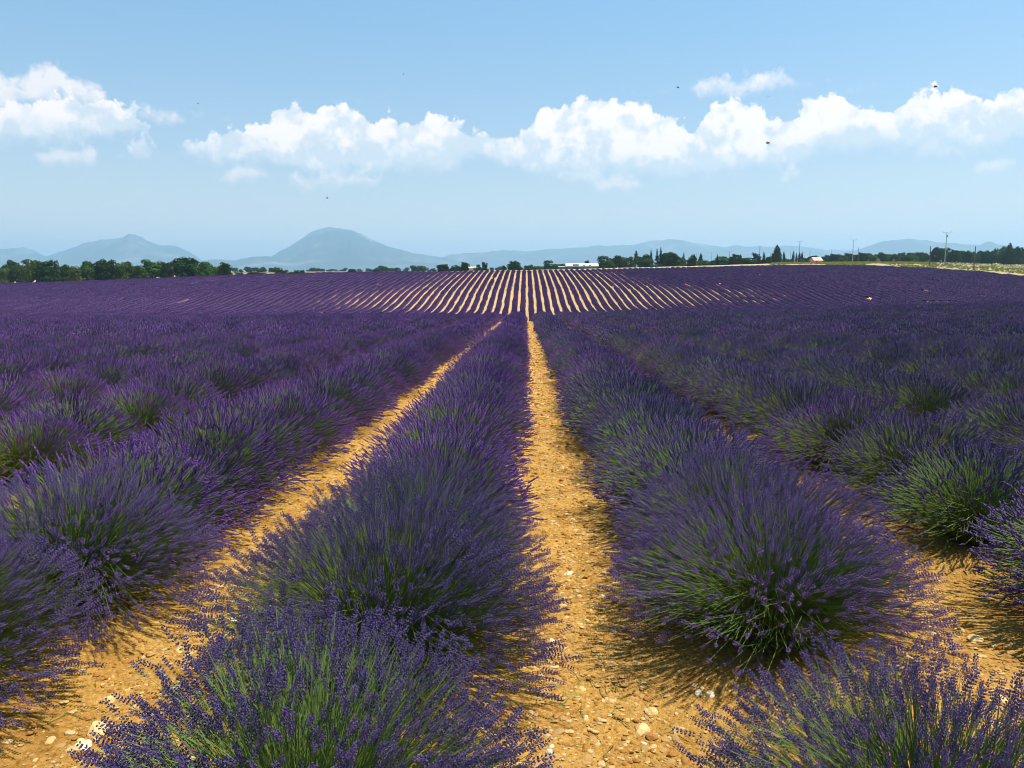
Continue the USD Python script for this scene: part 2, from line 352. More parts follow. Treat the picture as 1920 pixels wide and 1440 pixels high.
def leafy(name, ramp):
    n = {'g': ('geometry', {}), 'r': ('rgb_ramp', {'ramp': ramp}), 'o': ('object_info', {}), 'vm': ('map_range', {'range_type': 'linear', 'to_min': 0.75, 'to_max': 1.25}),
         'hm': ('map_range', {'range_type': 'linear', 'to_min': 0.485, 'to_max': 0.515}),
         'h': ('hsv', {}), 'd': ('diffuse_bsdf', {}), 't': ('translucent_bsdf', {}), 'mx': ('mix_closure', {'fac': 0.25})}
    usdkit.material(stage, LOOK + name, n, [('g.random_per_island', 'r.fac'), ('o.random', 'vm.value'), ('o.random', 'hm.value'), ('vm.result', 'h.value'), ('hm.result', 'h.hue'), ('r.color', 'h.color'), ('h.color', 'd.color'), ('h.color', 't.color'), ('d.BSDF', 'mx.closure1'), ('t.BSDF', 'mx.closure2')], surface='mx.closure')


leafy('foliage_dark', [(0, (0.026, 0.052, 0.016)), (0.6, (0.052, 0.095, 0.028)), (1, (0.09, 0.14, 0.045))])
leafy('foliage_mid', [(0, (0.050, 0.098, 0.020)), (0.6, (0.10, 0.165, 0.036)), (1, (0.16, 0.22, 0.062))])
leafy('foliage_light', [(0, (0.08, 0.12, 0.03)), (0.6, (0.14, 0.19, 0.05)), (1, (0.20, 0.23, 0.08))])
leafy('foliage_cypress', [(0, (0.010, 0.024, 0.012)), (1, (0.026, 0.046, 0.022))])
leafy('foliage_pale', [(0, (0.28, 0.25, 0.17)), (1, (0.50, 0.45, 0.33))])
leafy('straw', [(0, (0.24, 0.25, 0.07)), (0.4, (0.42, 0.37, 0.15)), (0.75, (0.22, 0.27, 0.07)), (1, (0.56, 0.49, 0.28))])
plain('bark', (0.09, 0.07, 0.05), 0.9, (0.16, 0.12, 0.09), 6.0)
plain('pole_wood', (0.075, 0.062, 0.05), 0.9, (0.12, 0.10, 0.08), 5.0)
plain('pole_concrete', (0.22, 0.21, 0.20), 0.85, (0.30, 0.29, 0.27), 3.0)
plain('pole_metal', (0.24, 0.25, 0.26), 0.5, (0.32, 0.33, 0.34), 4.0)
plain('roof_white', (0.78, 0.77, 0.74), 0.6, (0.68, 0.67, 0.64), 0.8)
plain('roof_pink', (0.55, 0.30, 0.24), 0.8, (0.62, 0.38, 0.31), 1.5)
plain('wall_cream', (0.60, 0.54, 0.44), 0.85, (0.52, 0.46, 0.37), 1.2)
plain('wall_shade', (0.34, 0.30, 0.26), 0.85, (0.28, 0.25, 0.22), 1.2)
plain('wall_dark', (0.13, 0.11, 0.09), 0.9, (0.10, 0.085, 0.07), 1.2)
plain('wall_pink', (0.50, 0.29, 0.25), 0.85, (0.42, 0.25, 0.21), 1.2)
plain('dark_opening', (0.03, 0.03, 0.035), 0.4)
plain('bee_body', (0.035, 0.025, 0.015), 0.5, (0.09, 0.055, 0.015), 900.0)
plain('bee_wing', (0.05, 0.045, 0.04), 0.6)
usdkit.material(stage, LOOK + 'mountain', {
    'geo': ('geometry', {}), 'n': ('noise_texture', {'scale': 0.0016, 'detail': 8.0, 'roughness': 0.62}), 'sx': ('separate_xyz', {}),
    'r': ('rgb_ramp', {'ramp': [(0.40, (0.020, 0.040, 0.034)), (0.56, (0.050, 0.070, 0.060)), (0.66, (0.16, 0.165, 0.16)), (0.82, (0.30, 0.30, 0.29))]}), 'd': ('diffuse_bsdf', {})},
    [('geo.position', 'n.vector'), ('n.fac', 'r.fac'), ('r.color', 'd.color')], surface='d.BSDF')

# ------------------------------------------------------------------ terrain
# elevations (m, the camera stands at 0 with its eye at 1.65) at stations y along the rows, for columns u = x / max(y, 60)
US = np.array([-1.3, -0.667, -0.5, -0.34, -0.19, -0.02, 0.2, 0.35, 0.44, 0.51, 0.575, 0.632, 1.2])
L_, C_, R_ = -0.667, -0.01, 0.632


def lcr(l, c, r):
    """Through left, centre and right values, held level outside."""
    return np.interp(US, [-1.0, L_, -0.3, C_, 0.3, R_, 1.0], [l * 1.05 - 0.05 * c, l, c + 0.36 * (l - c), c, c + 0.40 * (r - c), r, r])


def at_px(y, px_y):
    return 1.65 - y * (np.asarray(px_y, float) - 508) / FPX * 1.01


CREST_PX = [534, 530, 522.5, 513.5, 509, 507, 501, 497, 498.5, 503.5, 509.5, 518, 540]
P300 = [538, 531, 524, 515, 510, 507, 500.5, 495.5, 495.5, 498, 502, 507, 518]
P450 = [530, 526, 521, 513.5, 509.5, 507, 499.5, 493.5, 492.5, 493, 496, 500, 504]
P900 = [513, 512, 511, 509.5, 508.6, 507.5, 500.5, 494, 492.5, 492.5, 493, 494, 495]
crest, toe = at_px(270, CREST_PX) - 0.55, lcr(-8.0, -6.9, -5.0)
table = {-60: lcr(1.2, 1.9, 2.4) * 0 + 1.9, 0: lcr(0, 0, 0), 30: lcr(-1.12, -1.0, -0.72), 55: lcr(-2.20, -1.88, -1.10), 80: lcr(-4.2, -3.6, -2.5), 110: lcr(-6.8, -6.1, -4.6), 135: lcr(-8.0, -7.5, -5.5), 164: toe}
for y, s in ((200, 0.43), (235, 0.75), (270, 1.0)):
    table[y] = toe + (crest - toe) * s
table[300] = at_px(300, P300); table[450] = at_px(450, P450); table[900] = at_px(900, P900)
table[1600] = 0.4 * at_px(1600, P900) + 0.3; table[3500] = np.full(len(US), 0.3); table[40000] = np.full(len(US), 0.0)
YS = np.array(sorted(table))
SUBS = np.linspace(US[0], US[-1], 60)
ZT = np.array([PchipInterpolator(US, table[y])(SUBS) for y in YS])
PY = PchipInterpolator(YS, ZT, axis=0)
YQ = np.concatenate([np.arange(-60, 320, 1.0), np.geomspace(320, 40000, 300)])
ZQ = PY(YQ)


def ground_z(x, y):
    x, y = np.asarray(x, float), np.asarray(y, float)
    u = np.clip(x / np.maximum(y, 60.0), US[0], US[-1])
    iy = np.interp(y, YQ, np.arange(len(YQ))); ju = (u - SUBS[0]) / (SUBS[1] - SUBS[0])
    i0, j0 = np.clip(iy.astype(int), 0, len(YQ) - 2), np.clip(ju.astype(int), 0, len(SUBS) - 2)
    a, b = iy - i0, ju - j0
    return (ZQ[i0, j0] * (1 - a) + ZQ[i0 + 1, j0] * a) * (1 - b) + (ZQ[i0, j0 + 1] * (1 - a) + ZQ[i0 + 1, j0 + 1] * a) * b


ROW, GAP0 = 1.8, 0.27                                     # spacing of the rows; the path right of the camera runs at x = 0.27


def relief(x, y):
    """Clods and the low ridge under each row, only where the camera is near enough."""
    ridge = 0.035 * (1 - np.cos(2 * np.pi * (x - GAP0) / ROW)) / 2 * 2
    near = np.clip(1 - (y - 20) / 40, 0, 1) * np.clip(1 - (np.abs(x) - 20) / 40, 0, 1)
    p = np.stack([x, y, np.zeros_like(x)], -1)
    return near * (ridge + 0.045 * (meshkit.fbm(p * 2.2, 3, 5) - 0.5) + 0.030 * (meshkit.fbm(p * 9.0, 3, 9) - 0.5))


def soil_z(x, y):
    x, y = np.asarray(x, float), np.asarray(y, float)
    return ground_z(x, y) + relief(x, y)


def hit(px, py, tmax=400.0):
    """Where the line of sight through a pixel meets the ground."""
    d = ray(px, py)
    t = np.concatenate([np.arange(1.2, 12, 0.02), np.arange(12, tmax, 0.2)])
    p = CAM + d * t[:, None]
    below = np.nonzero(p[:, 2] < soil_z(p[:, 0], p[:, 1]))[0]
    return p[below[0]] if len(below) else p[-1]


def far_at(px, dist):
    """The ground point at a distance (along y) in the azimuth of a pixel column near the horizon."""
    d = ray(px, 508)
    p = d * dist / d[1]
    return np.array([p[0], p[1], float(ground_z(p[0], p[1]))])


EDGE_Y = 272.0
xs = np.concatenate([np.arange(0, 3.4, 0.05), np.arange(3.4, 9, 0.13), np.geomspace(9, 24000, 130)])
xs = np.unique(np.concatenate([-xs, xs]))
ys = np.unique(np.concatenate([-np.geomspace(0.8, 24000, 50), np.arange(-0.8, 1.4, 0.2), np.arange(1.4, 7.0, 0.05), np.arange(7.5, 14, 0.09), np.geomspace(14, 60, 90), np.arange(61, 320, 2.2), np.geomspace(322, 24000, 110)]))
GX, GY = np.meshgrid(xs, ys)
GZ = soil_z(GX, GY)
idx = np.arange(GX.size).reshape(GX.shape)
quads = np.stack([idx[:-1, :-1], idx[:-1, 1:], idx[1:, 1:], idx[1:, :-1]], -1).reshape(-1, 4)
ground = usdkit.mesh(stage, '/World/ground', (np.stack([GX, GY, GZ], -1).reshape(-1, 3), quads), LOOK + 'soil', True)
tag(ground, 'orange stony soil of the field with dry land beyond', 'ground', kind='structure')
near_soil, far_soil, straw_c, brown_c, green_c = map(np.array, ((0.50, 0.275, 0.066), (0.45, 0.30, 0.145), (0.40, 0.32, 0.17), (0.15, 0.115, 0.085), (0.13, 0.16, 0.055)))  # far tone paled for haze and exposure, painted into the same soil
w = np.clip((GY - 20) / 110, 0, 1)[..., None]
cover = near_soil * (1 - w) + far_soil * w
GU = GX / np.maximum(GY, 60)
pn = meshkit.fbm(np.stack([GX / 40, GY / 40, np.zeros_like(GX)], -1), 4, 3)[..., None]
outside = straw_c * (0.75 + 0.5 * pn)
grassy = np.clip((GU - 0.47) / 0.08, 0, 1)[..., None] * np.clip((GY - EDGE_Y - 8) / 20, 0, 1)[..., None]
outside = outside * (1 - 0.6 * grassy) + green_c * 1.9 * 0.6 * grassy
brown = (np.clip((GU - 0.50) / 0.03, 0, 1) * np.clip((GY - 318) / 12, 0, 1) * np.clip((470 - GY) / 30, 0, 1))[..., None] * np.clip((pn - 0.35) * 6, 0, 1)
outside = outside * (1 - brown) + brown_c * brown
far = np.clip((GY - 480) / 120, 0, 1)[..., None]
patch = meshkit.noise(np.stack([GX / 260, GY / 160, np.zeros_like(GX)], -1), 8)[..., None]
farland = np.where(patch > 0.55, straw_c * 0.8, np.where(patch > 0.35, green_c, brown_c * 1.1))
outside = outside * (1 - far) + farland * far
o = (np.clip((GY - EDGE_Y - 1) / 4, 0, 1) + (np.abs(GX) > 330)).clip(0, 1)[..., None]
cover = cover * (1 - o) + outside * o
UsdGeom.PrimvarsAPI(ground).CreatePrimvar('landcover', Sdf.ValueTypeNames.Color3fArray, 'vertex').Set(Vt.Vec3fArray.FromNumpy(cover.reshape(-1, 3).astype(np.float32)))


# ------------------------------------------------------------------ mountains (full-size ridges kilometres away)
def mountain(px_line, dist, depth, label, seed):
    px = np.array([p[0] for p in px_line], float); py = np.array([p[1] for p in px_line], float)
    q = np.linspace(px[0], px[-1], 300)
    yy = 0.25 * PchipInterpolator(px, py)(q) + 0.75 * np.interp(q, px, py) + (meshkit.fbm(np.stack([q / 11, 0 * q, 0 * q], -1), 4, seed) - 0.5) * 2.6
    D = np.array([ray(a, b) for a, b in zip(q, yy)])
    X, H = D[:, 0] / D[:, 1] * dist, CAM[2] + D[:, 2] / D[:, 1] * dist
    t = np.linspace(-1, 1, 46)
    shape = np.maximum(0, 1 - np.abs(t) ** 1.25)
    TX, TT = np.meshgrid(X, t)
    gul = meshkit.fbm(np.stack([TX / 420, TT * depth / 900, np.full_like(TX, seed)], -1), 5, seed) - 0.5
    spur = meshkit.fbm(np.stack([TX / 900, TT * depth / 2600, np.full_like(TX, seed + 9)], -1), 3, seed + 4) - 0.5
    Z = H[None] * shape[:, None] * (1 + (0.9 * gul + 0.8 * spur) * (np.abs(TT) * (1 - np.abs(TT)) * 3.4)) - 12.0 * (1 - shape[:, None])
    Y = dist + TT * depth * (1 + 0.25 * spur)
    v = np.stack([TX * Y / dist, Y, Z], -1).reshape(-1, 3)
    i = np.arange(TX.size).reshape(TX.shape)
    f = np.stack([i[:-1, :-1], i[:-1, 1:], i[1:, 1:], i[1:, :-1]], -1).reshape(-1, 4)
    put('mountain', (v, f), 'mountain', smooth=True, label=label, cat='mountain', kind='structure')


mountain([(-420, 500), (-300, 482), (-150, 470), (0, 467.5), (22, 465.5), (45, 464), (60, 468), (78, 477), (88, 480), (110, 473), (140, 463), (165, 455), (200, 449), (225, 446), (243, 442), (258, 446), (285, 456), (300, 461), (320, 460.5), (335, 464), (355, 474), (380, 488), (410, 498), (450, 506)], 13000, 2600, 'hazy blue mountain with a rounded top behind the left tree line', 1)
mountain([(330, 505), (370, 493), (390, 487), (405, 485.5), (420, 486.5), (440, 488.5), (455, 484.5), (470, 481.5), (485, 480), (497, 479), (515, 481), (540, 488), (600, 500), (650, 506)], 10500, 1500, 'low hazy blue ridge between the two tallest mountains', 2)
mountain([(400, 507), (440, 500), (480, 492), (508, 481), (525, 470.5), (545, 460.5), (560, 452.5), (570, 445), (581, 436.5), (592, 432.5), (604, 428.5), (617, 426), (630, 428.5), (645, 430.5), (660, 433.5), (678, 441.5), (698, 451), (737, 465), (780, 475.5), (837, 483), (870, 490), (930, 500), (990, 506)], 12000, 2600, 'tallest hazy blue mountain, left of centre, with broad peak', 3)
mountain([(730, 505), (790, 492), (820, 485), (845, 478), (865, 475), (900, 473), (940, 473), (980, 472), (1020, 469), (1060, 466), (1110, 462), (1150, 461), (1190, 459), (1215, 454), (1250, 451), (1290, 454), (1312, 457), (1355, 464), (1381, 458), (1397, 462), (1450, 462), (1472, 460), (1495, 462), (1535, 467), (1580, 469), (1640, 474), (1720, 490), (1800, 502)], 15000, 3000, 'long hazy blue mountain range stretching right of centre', 4)
mountain([(1520, 500), (1570, 480), (1600, 470), (1620, 464), (1640, 458), (1660, 452), (1700, 447), (1735, 449), (1755, 453), (1790, 455), (1830, 459), (1860, 458), (1890, 460), (1920, 463), (2050, 470), (2200, 482), (2400, 500)], 12500, 2400, 'hazy blue mountain behind the power poles at far right', 5)


# ------------------------------------------------------------------ lavender
def spike_templates(lod, rng):
    """One flower spike of unit length standing on the origin."""
    if lod == 0:
        mb = MB()
        for k in range(7):
            z = -0.2 if k == 0 else 0.04 + 0.9 * (k - 1) / 5.6
            n = 3 if k == 0 else 5 if k < 6 else 3
            rr = (0.045, 0.075, 0.085, 0.085, 0.08, 0.07, 0.06, 0.03)[k]
            for j in range(n):
                a = 2 * np.pi * (j + 0.5 * (k % 2)) / n + rng.uniform(-0.25, 0.25)
                out = np.array([math.cos(a), math.sin(a), 0]); side = np.array([-math.sin(a), math.cos(a), 0])
                L, W = rng.uniform(0.10, 0.16), rng.uniform(0.034, 0.048)
                ax = out * 0.75 + np.array([0, 0, rng.uniform(0.45, 0.95)]); ax /= np.linalg.norm(ax)
                up = np.cross(side, ax)
                b = out * rr * 0.35 + np.array([0, 0, z + rng.uniform(-0.02, 0.02)])
                e = b + ax * L
                mb.add([b, e + side * W * 1.15, e - side * W * 0.7 + up * W, e - side * W * 0.7 - up * W], [[0, 2, 1], [0, 3, 2], [0, 1, 3], [1, 2, 3]])
        return mb.out()
    prof = {1: ([0, 0.08, 0.22, 0.34, 0.48, 0.60, 0.74, 0.86, 1.0], [0.02, 0.12, 0.06, 0.125, 0.06, 0.115, 0.055, 0.085, 0.0]), 2: ([0, 0.35, 1.0], [0.03, 0.15, 0.0])}[lod]
    sides = {1: 4, 2: 3}[lod]
    zs, rs = prof
    t = np.arange(sides) * 2 * np.pi / sides
    v = np.concatenate([np.stack([r * np.cos(t + 0.6 * i), r * np.sin(t + 0.6 * i), np.full(sides, z)], 1) for i, (z, r) in enumerate(zip(zs, rs))])
    v = v + (rng.uniform(-0.02, 0.02, v.shape) if lod == 1 else 0)
    i, j = np.meshgrid(np.arange(len(zs) - 1), np.arange(sides), indexing='ij')
    q = np.stack([i * sides + j, i * sides + (j + 1) % sides, (i + 1) * sides + (j + 1) % sides, (i + 1) * sides + j], -1).reshape(-1, 4)
    return v, np.vstack([q[:, [0, 1, 2]], q[:, [0, 2, 3]]])


def bush(seed, lod, n, bare=0.12, size=(0.69, 0.585), thick=1.0, front=False):
    """One lavender plant at the origin -> stems, list of spike blocks (vertices per spike), foliage."""
    rng = np.random.default_rng(seed)
    cz = rng.uniform(-0.02, 1.0, n)
    az = rng.uniform(0, 2 * np.pi, n)
    sr = np.sqrt(1 - cz ** 2)
    d = np.stack([sr * np.cos(az), sr * np.sin(az), cz], 1)
    lump = 0.86 + 0.30 * meshkit.noise(d * 2.1 + seed, seed)
    L = lump * np.where(rng.random(n) < 0.46, rng.uniform(0.62, 0.91, n), rng.uniform(0.90, 1.05, n)) * (1 - 0.10 * np.clip(0.25 - cz, 0, 0.25) / 0.25)
    late = meshkit.noise(d * 2.6 + 7 * seed, seed + 3) > 1 - bare - 0.22      # stems still green, without a spike, in patches
    none = (late & (rng.random(n) < 0.75)) | (rng.random(n) < 0.05)
    if front:                                              # the side laid open by a gap (-y): long green stems, few of them in flower low down
        low = (d[:, 1] < -0.55 * sr) & (cz < 0.62)
        none |= low & (rng.random(n) < 0.66)
        d = np.where(low[:, None], d * [1, 0.9, 1] + [0, 0, 0.14], d); d /= np.linalg.norm(d, axis=1, keepdims=True)
    L = np.where(none, L * rng.uniform(0.70, 0.92, n), L)
    base = np.stack([d[:, 0] * 0.17 * rng.uniform(0.2, 1, n), d[:, 1] * 0.17 * rng.uniform(0.2, 1, n), 0.03 + 0.10 * rng.random(n)], 1)
    dj = d + rng.normal(0, 0.10, (n, 3)); dj /= np.linalg.norm(dj, axis=1, keepdims=True)
    tip = np.array([0, 0, 0.10]) + dj * L[:, None] * np.array([size[0], size[0], size[1]])
    tip[:, 2] = np.maximum(tip[:, 2], 0.035 + 0.05 * rng.random(n))
    mid = 0.46 * base + 0.54 * tip
    mid[:, 2] += 0.03 + 0.045 * sr
    mid += rng.normal(0, 0.028, (n, 3))
    ax = tip - mid
    ax /= np.linalg.norm(ax, axis=1, keepdims=True)
    ax = ax + np.array([0, 0, 0.22]) + rng.normal(0, 0.17, (n, 3))
    ax /= np.linalg.norm(ax, axis=1, keepdims=True)
    r0 = {0: 0.0014, 1: 0.0018, 2: 0.0032}[lod] * thick
    if lod < 2:
        stems = tubes(np.stack([base, mid, tip], 1), [r0 * 1.15, r0, r0 * 0.8], 3)
    else:
        side = np.cross(ax, rng.normal(0, 1, (n, 3))); side /= np.linalg.norm(side, axis=1, keepdims=True)
        v = np.stack([base - side * r0, base + side * r0, tip + side * r0 * 0.6, tip - side * r0 * 0.6], 1).reshape(-1, 3)
        f = (np.array([[0, 1, 2], [0, 2, 3]])[None] + (np.arange(n) * 4)[:, None, None]).reshape(-1, 3)
        stems = v, f
    keep = ~none
    org, axk = tip[keep], ax[keep]
    length = rng.triangular(0.034, 0.061, 0.090, len(org)) * (1.0 if lod < 2 else 1.25)
    girth = np.sqrt(length * 0.060) * rng.uniform(0.74, 1.04, len(org)) * (1.0 if lod < 2 else 1.15) * thick
    M = frames(axk, rng)
    tv, tf = spike_templates(lod, rng)
    sv, sf = stamp(tv, tf, org, M, np.stack([girth, girth, length], 1))
    # leaves: a grey-green tuft at the heart of the plant
    nl = {0: 800, 1: 380, 2: 90}[lod]
    ld = rng.normal(0, 1, (nl, 3)); ld[:, 2] = np.abs(ld[:, 2]) * 0.8; ld /= np.linalg.norm(ld, axis=1, keepdims=True)
    lo = ld * rng.uniform(0.14, 0.34, (nl, 1)) * np.array([1, 1, 0.85]) + [0, 0, 0.05]
    la = ld + rng.normal(0, 0.5, (nl, 3)); la[:, 2] += 0.4
    lt, lf = np.array([[-0.05, 0, 0], [0.05, 0, 0], [0.06, 0.02, 0.55], [-0.06, 0.02, 0.55], [0, 0, 1.0]]), np.array([[0, 1, 2], [0, 2, 3], [3, 2, 4]])
    s = rng.uniform(0.05, 0.10, nl) * {0: 1, 1: 1.2, 2: 1.7}[lod]
    leaves = stamp(lt, lf, lo, frames(la, rng), np.stack([s, s, s], 1))
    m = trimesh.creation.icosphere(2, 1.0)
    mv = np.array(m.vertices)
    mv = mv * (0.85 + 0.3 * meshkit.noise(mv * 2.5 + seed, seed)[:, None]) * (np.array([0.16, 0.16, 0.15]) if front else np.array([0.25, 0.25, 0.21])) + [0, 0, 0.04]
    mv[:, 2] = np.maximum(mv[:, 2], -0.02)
    return dict(stems=stems, spikes=(sv, sf), per=(len(tv), len(tf)), org=org, leaves=leaves, mound=(mv, np.array(m.faces)))


def bush_parts(b, bloom='lavender_flower'):
    return [('stem', b['stems'], 'lavender_stem', False), ('flower_spike', b['spikes'], bloom, False), ('leaf', b['leaves'], 'lavender_leaf', False), ('leaf_mound', b['mound'], 'lavender_mound', True)]


def bush_class(name, b, bloom='lavender_flower'):
    c = kind_of(name)
    for pn, m, mat, sm in bush_parts(b, bloom):
        nm = {'stem': 'stems', 'flower_spike': 'flower_spikes', 'leaf': 'leaves'}.get(pn, pn)
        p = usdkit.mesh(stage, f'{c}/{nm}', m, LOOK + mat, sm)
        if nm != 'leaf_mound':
            tag(p, kind='stuff')
    return c


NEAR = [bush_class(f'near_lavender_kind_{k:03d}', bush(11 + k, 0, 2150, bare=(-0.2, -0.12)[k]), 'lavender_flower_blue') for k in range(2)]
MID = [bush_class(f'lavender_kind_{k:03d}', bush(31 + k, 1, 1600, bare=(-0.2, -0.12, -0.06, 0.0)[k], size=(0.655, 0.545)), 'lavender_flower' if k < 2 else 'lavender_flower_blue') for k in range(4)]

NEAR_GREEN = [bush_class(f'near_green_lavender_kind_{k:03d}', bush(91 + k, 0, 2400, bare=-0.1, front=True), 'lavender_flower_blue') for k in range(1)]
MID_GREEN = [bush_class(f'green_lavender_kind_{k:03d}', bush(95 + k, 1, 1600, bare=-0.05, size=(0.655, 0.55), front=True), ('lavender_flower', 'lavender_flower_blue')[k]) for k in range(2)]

ROWS = range(-110, 111)


def row_x(k):
    """k = -1 is the row between the two dirt paths, 0 the first to the right of the central path."""
    return GAP0 + ROW * (k + 0.5)


GAPS = {-1: [(2.62, 3.1)], 0: [(2.75, 3.45), (6.0, 6.5)], -2: [(3.15, 3.7), (6.3, 6.9), (16.6, 17.6)], -3: [(5.7, 6.3), (7.6, 8.2), (9.4, 10.0)], -4: [(9.2, 9.9)], 1: [(4.3, 4.75), (5.2, 5.6), (8.7, 9.2), (14.8, 15.6)], 2: [(8.4, 8.9)]}
FRONT = {-1: [(-0.57, 1.88), (-0.62, 3.12)], 0: [(1.08, 1.90), (1.13, 3.48)], -2: [(-2.42, 2.85), (-2.33, 3.82), (-2.42, 4.45)]}   # the plants nearest the camera, where the photograph shows them
rng = np.random.default_rng(7)
plants = {}
for k in ROWS:
    ymax = 76.0
    first = FRONT.get(k, [])
    y = first[-1][1] + 0.6 if first else -1.05 + rng.uniform(0, 0.5)
    out = list(first)
    while y < ymax:
        g = next((g for g in GAPS.get(k, []) if g[0] < y < g[1]), None)
        if g is None and abs(row_x(k)) < 0.80 * y + 6:
            out.append((row_x(k) + rng.normal(0, 0.035), y))
        y += rng.uniform(0.50, 0.68) + (rng.uniform(0.25, 0.6) if rng.random() < 0.035 else 0)
        if g is not None:
            y = max(y, g[1])
    plants[k] = out


def in_view(x, y, margin=0.04):
    p = CROT.inv().apply(np.array([x, y, float(ground_z(x, y)) + 0.35]) - CAM)
    if p[2] > -0.6:
        return False
    return abs(p[0] / -p[2]) < 960 / FPX + margin + 0.7 / -p[2] and -p[1] / -p[2] < 720 / FPX + 0.75 / -p[2]


def row_phrase(k):
    if k == -1:
        return 'the row between the two dirt paths'
    n = ordinal(k + 1) if k >= 0 else ordinal(-k - 1)
    return f'{n} row right of the central path' if k >= 0 else f'{n} row left of the left path'


def normal_quat(x, y, turn):
    e = 0.4
    dx = (ground_z(x + e, y) - ground_z(x - e, y)) / (2 * e); dy = (ground_z(x, y + e) - ground_z(x, y - e)) / (2 * e)
    n = np.stack([-dx, -dy, np.ones_like(dx)], -1); n /= np.linalg.norm(n, axis=-1, keepdims=True)
    ex = np.stack([np.ones_like(dx), 0 * dx, dx], -1); ex /= np.linalg.norm(ex, axis=-1, keepdims=True)
    return R.from_matrix(np.stack([ex, np.cross(n, ex), n], -1)) * R.from_euler('z', turn)


cands = sorted(((math.hypot(x, y), k, x, y) for k, l in plants.items() for x, y in l if in_view(x, y)))
single = set((k, y) for _, k, x, y in cands[:300])
count = {}
special = {}
rest = []
for k, l in plants.items():
    for x, y in l:
        if (k, y) not in single:
            rest.append((x, y))
            continue
        n = count[k] = count.get(k, 0) + 1
        near = math.hypot(x, y) < 4.6
        rr = np.random.default_rng(int(1000 * (k + 200) + 10 * y))
        s = rr.uniform(0.92, 1.08)
        label = f'purple lavender bush, {ordinal(n)} from the front in {row_phrase(k)}'
        grp = f'lavender bushes, {row_phrase(k)}'
        if n == 1 and k in FRONT:
            s = {-1: 0.96, 0: 0.88, -2: 0.98}[k]
        loc = (x, y, float(soil_z(x, y)) - 0.02)
        if n == 1 and k in (-1, 0, -2):                   # the three plants at the foot of the picture: their nearest spikes are parts
            b = bush(70 + k, 0, 2250, bare=-0.24)
            t = thing('lavender_bush', loc, rr.uniform(0, 6.28), s, label={-1: 'lavender bush at the bottom edge between the two dirt paths', 0: 'lavender bush at the bottom right corner, beside the central dirt path', -2: 'lavender bush at the bottom left corner, beside the left dirt path'}[k], cat='lavender bush', group=grp)
            put('stems', b['stems'], 'lavender_stem', t, kind='stuff')
            put('leaves', b['leaves'], 'lavender_leaf', t, kind='stuff')
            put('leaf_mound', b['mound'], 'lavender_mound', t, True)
            q = t.GetAttribute('xformOp:orient').Get()
            Q = R.from_quat([*q.GetImaginary(), q.GetReal()])
            dist = np.linalg.norm(Q.apply(b['org'] * s) + np.array(loc) - CAM, axis=1)
            order = np.argsort(dist)
            nv, nf = b['per']
            sv, sf = b['spikes'][0].reshape(-1, nv, 3), b['spikes'][1].reshape(-1, nf, 3)
            for i in order[:260]:
                put('flower_spike', (sv[i], sf[i] - sf[i].min()), 'lavender_flower_blue', t)
            o = order[260:]
            put('flower_spikes', (sv[o].reshape(-1, 3), ((np.arange(len(o)) * nv)[:, None, None] + (sf[0] - sf[0].min())[None]).reshape(-1, 3)), 'lavender_flower_blue', t, kind='stuff')
            continue
        after = any(0 <= y - g[1] < 0.3 for g in GAPS.get(k, [])) or rr.random() < 0.03
        rot = (normal_quat(np.array(x), np.array(y), rr.uniform(-0.5, 0.5) if after else rr.uniform(0, 6.28))).as_matrix()
        pick = (NEAR_GREEN[0] if near else MID_GREEN[int(k >= 0)]) if after else (NEAR[rr.integers(2)] if near else MID[rr.integers(2) + (2 if rr.random() < (0.9 if k >= 0 else 0.12) else 0)])  # right rows mostly take the bluer blooms, painting lens colour shading
        thing('lavender_bush', loc, rot, (s, s, s * rr.uniform(0.92, 1.06)), ref=pick, label=label, cat='lavender bush', group=grp)

# the rest of the near field, past the 300 nearest plants
rest = np.array(rest)
rng = np.random.default_rng(21)
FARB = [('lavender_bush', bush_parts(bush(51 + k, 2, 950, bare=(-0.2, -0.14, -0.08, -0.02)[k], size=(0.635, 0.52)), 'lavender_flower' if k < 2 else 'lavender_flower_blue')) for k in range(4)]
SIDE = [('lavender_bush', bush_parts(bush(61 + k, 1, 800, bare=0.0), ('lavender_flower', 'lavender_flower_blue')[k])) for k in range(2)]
close = np.hypot(rest[:, 0], rest[:, 1]) < 24
for sel, protos, nm in ((close, SIDE, 'lavender_rows'), (~close, FARB, 'lavender_rows')):
    p = rest[sel]
    q = normal_quat(p[:, 0], p[:, 1], rng.uniform(0, 6.28, len(p))).as_quat()
    s = rng.uniform(0.9, 1.1, (len(p), 1)) * np.concatenate([np.ones((len(p), 2)), rng.uniform(0.9, 1.08, (len(p), 1))], 1)
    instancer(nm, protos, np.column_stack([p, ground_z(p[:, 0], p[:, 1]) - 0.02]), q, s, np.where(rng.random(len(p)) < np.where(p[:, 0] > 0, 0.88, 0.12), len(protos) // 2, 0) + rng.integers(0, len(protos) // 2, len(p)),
              label='purple lavender rows merging together up to the dip in the field' if nm and protos is FARB else 'purple lavender at the near edges beyond the front bushes', cat='lavender', kind='stuff')


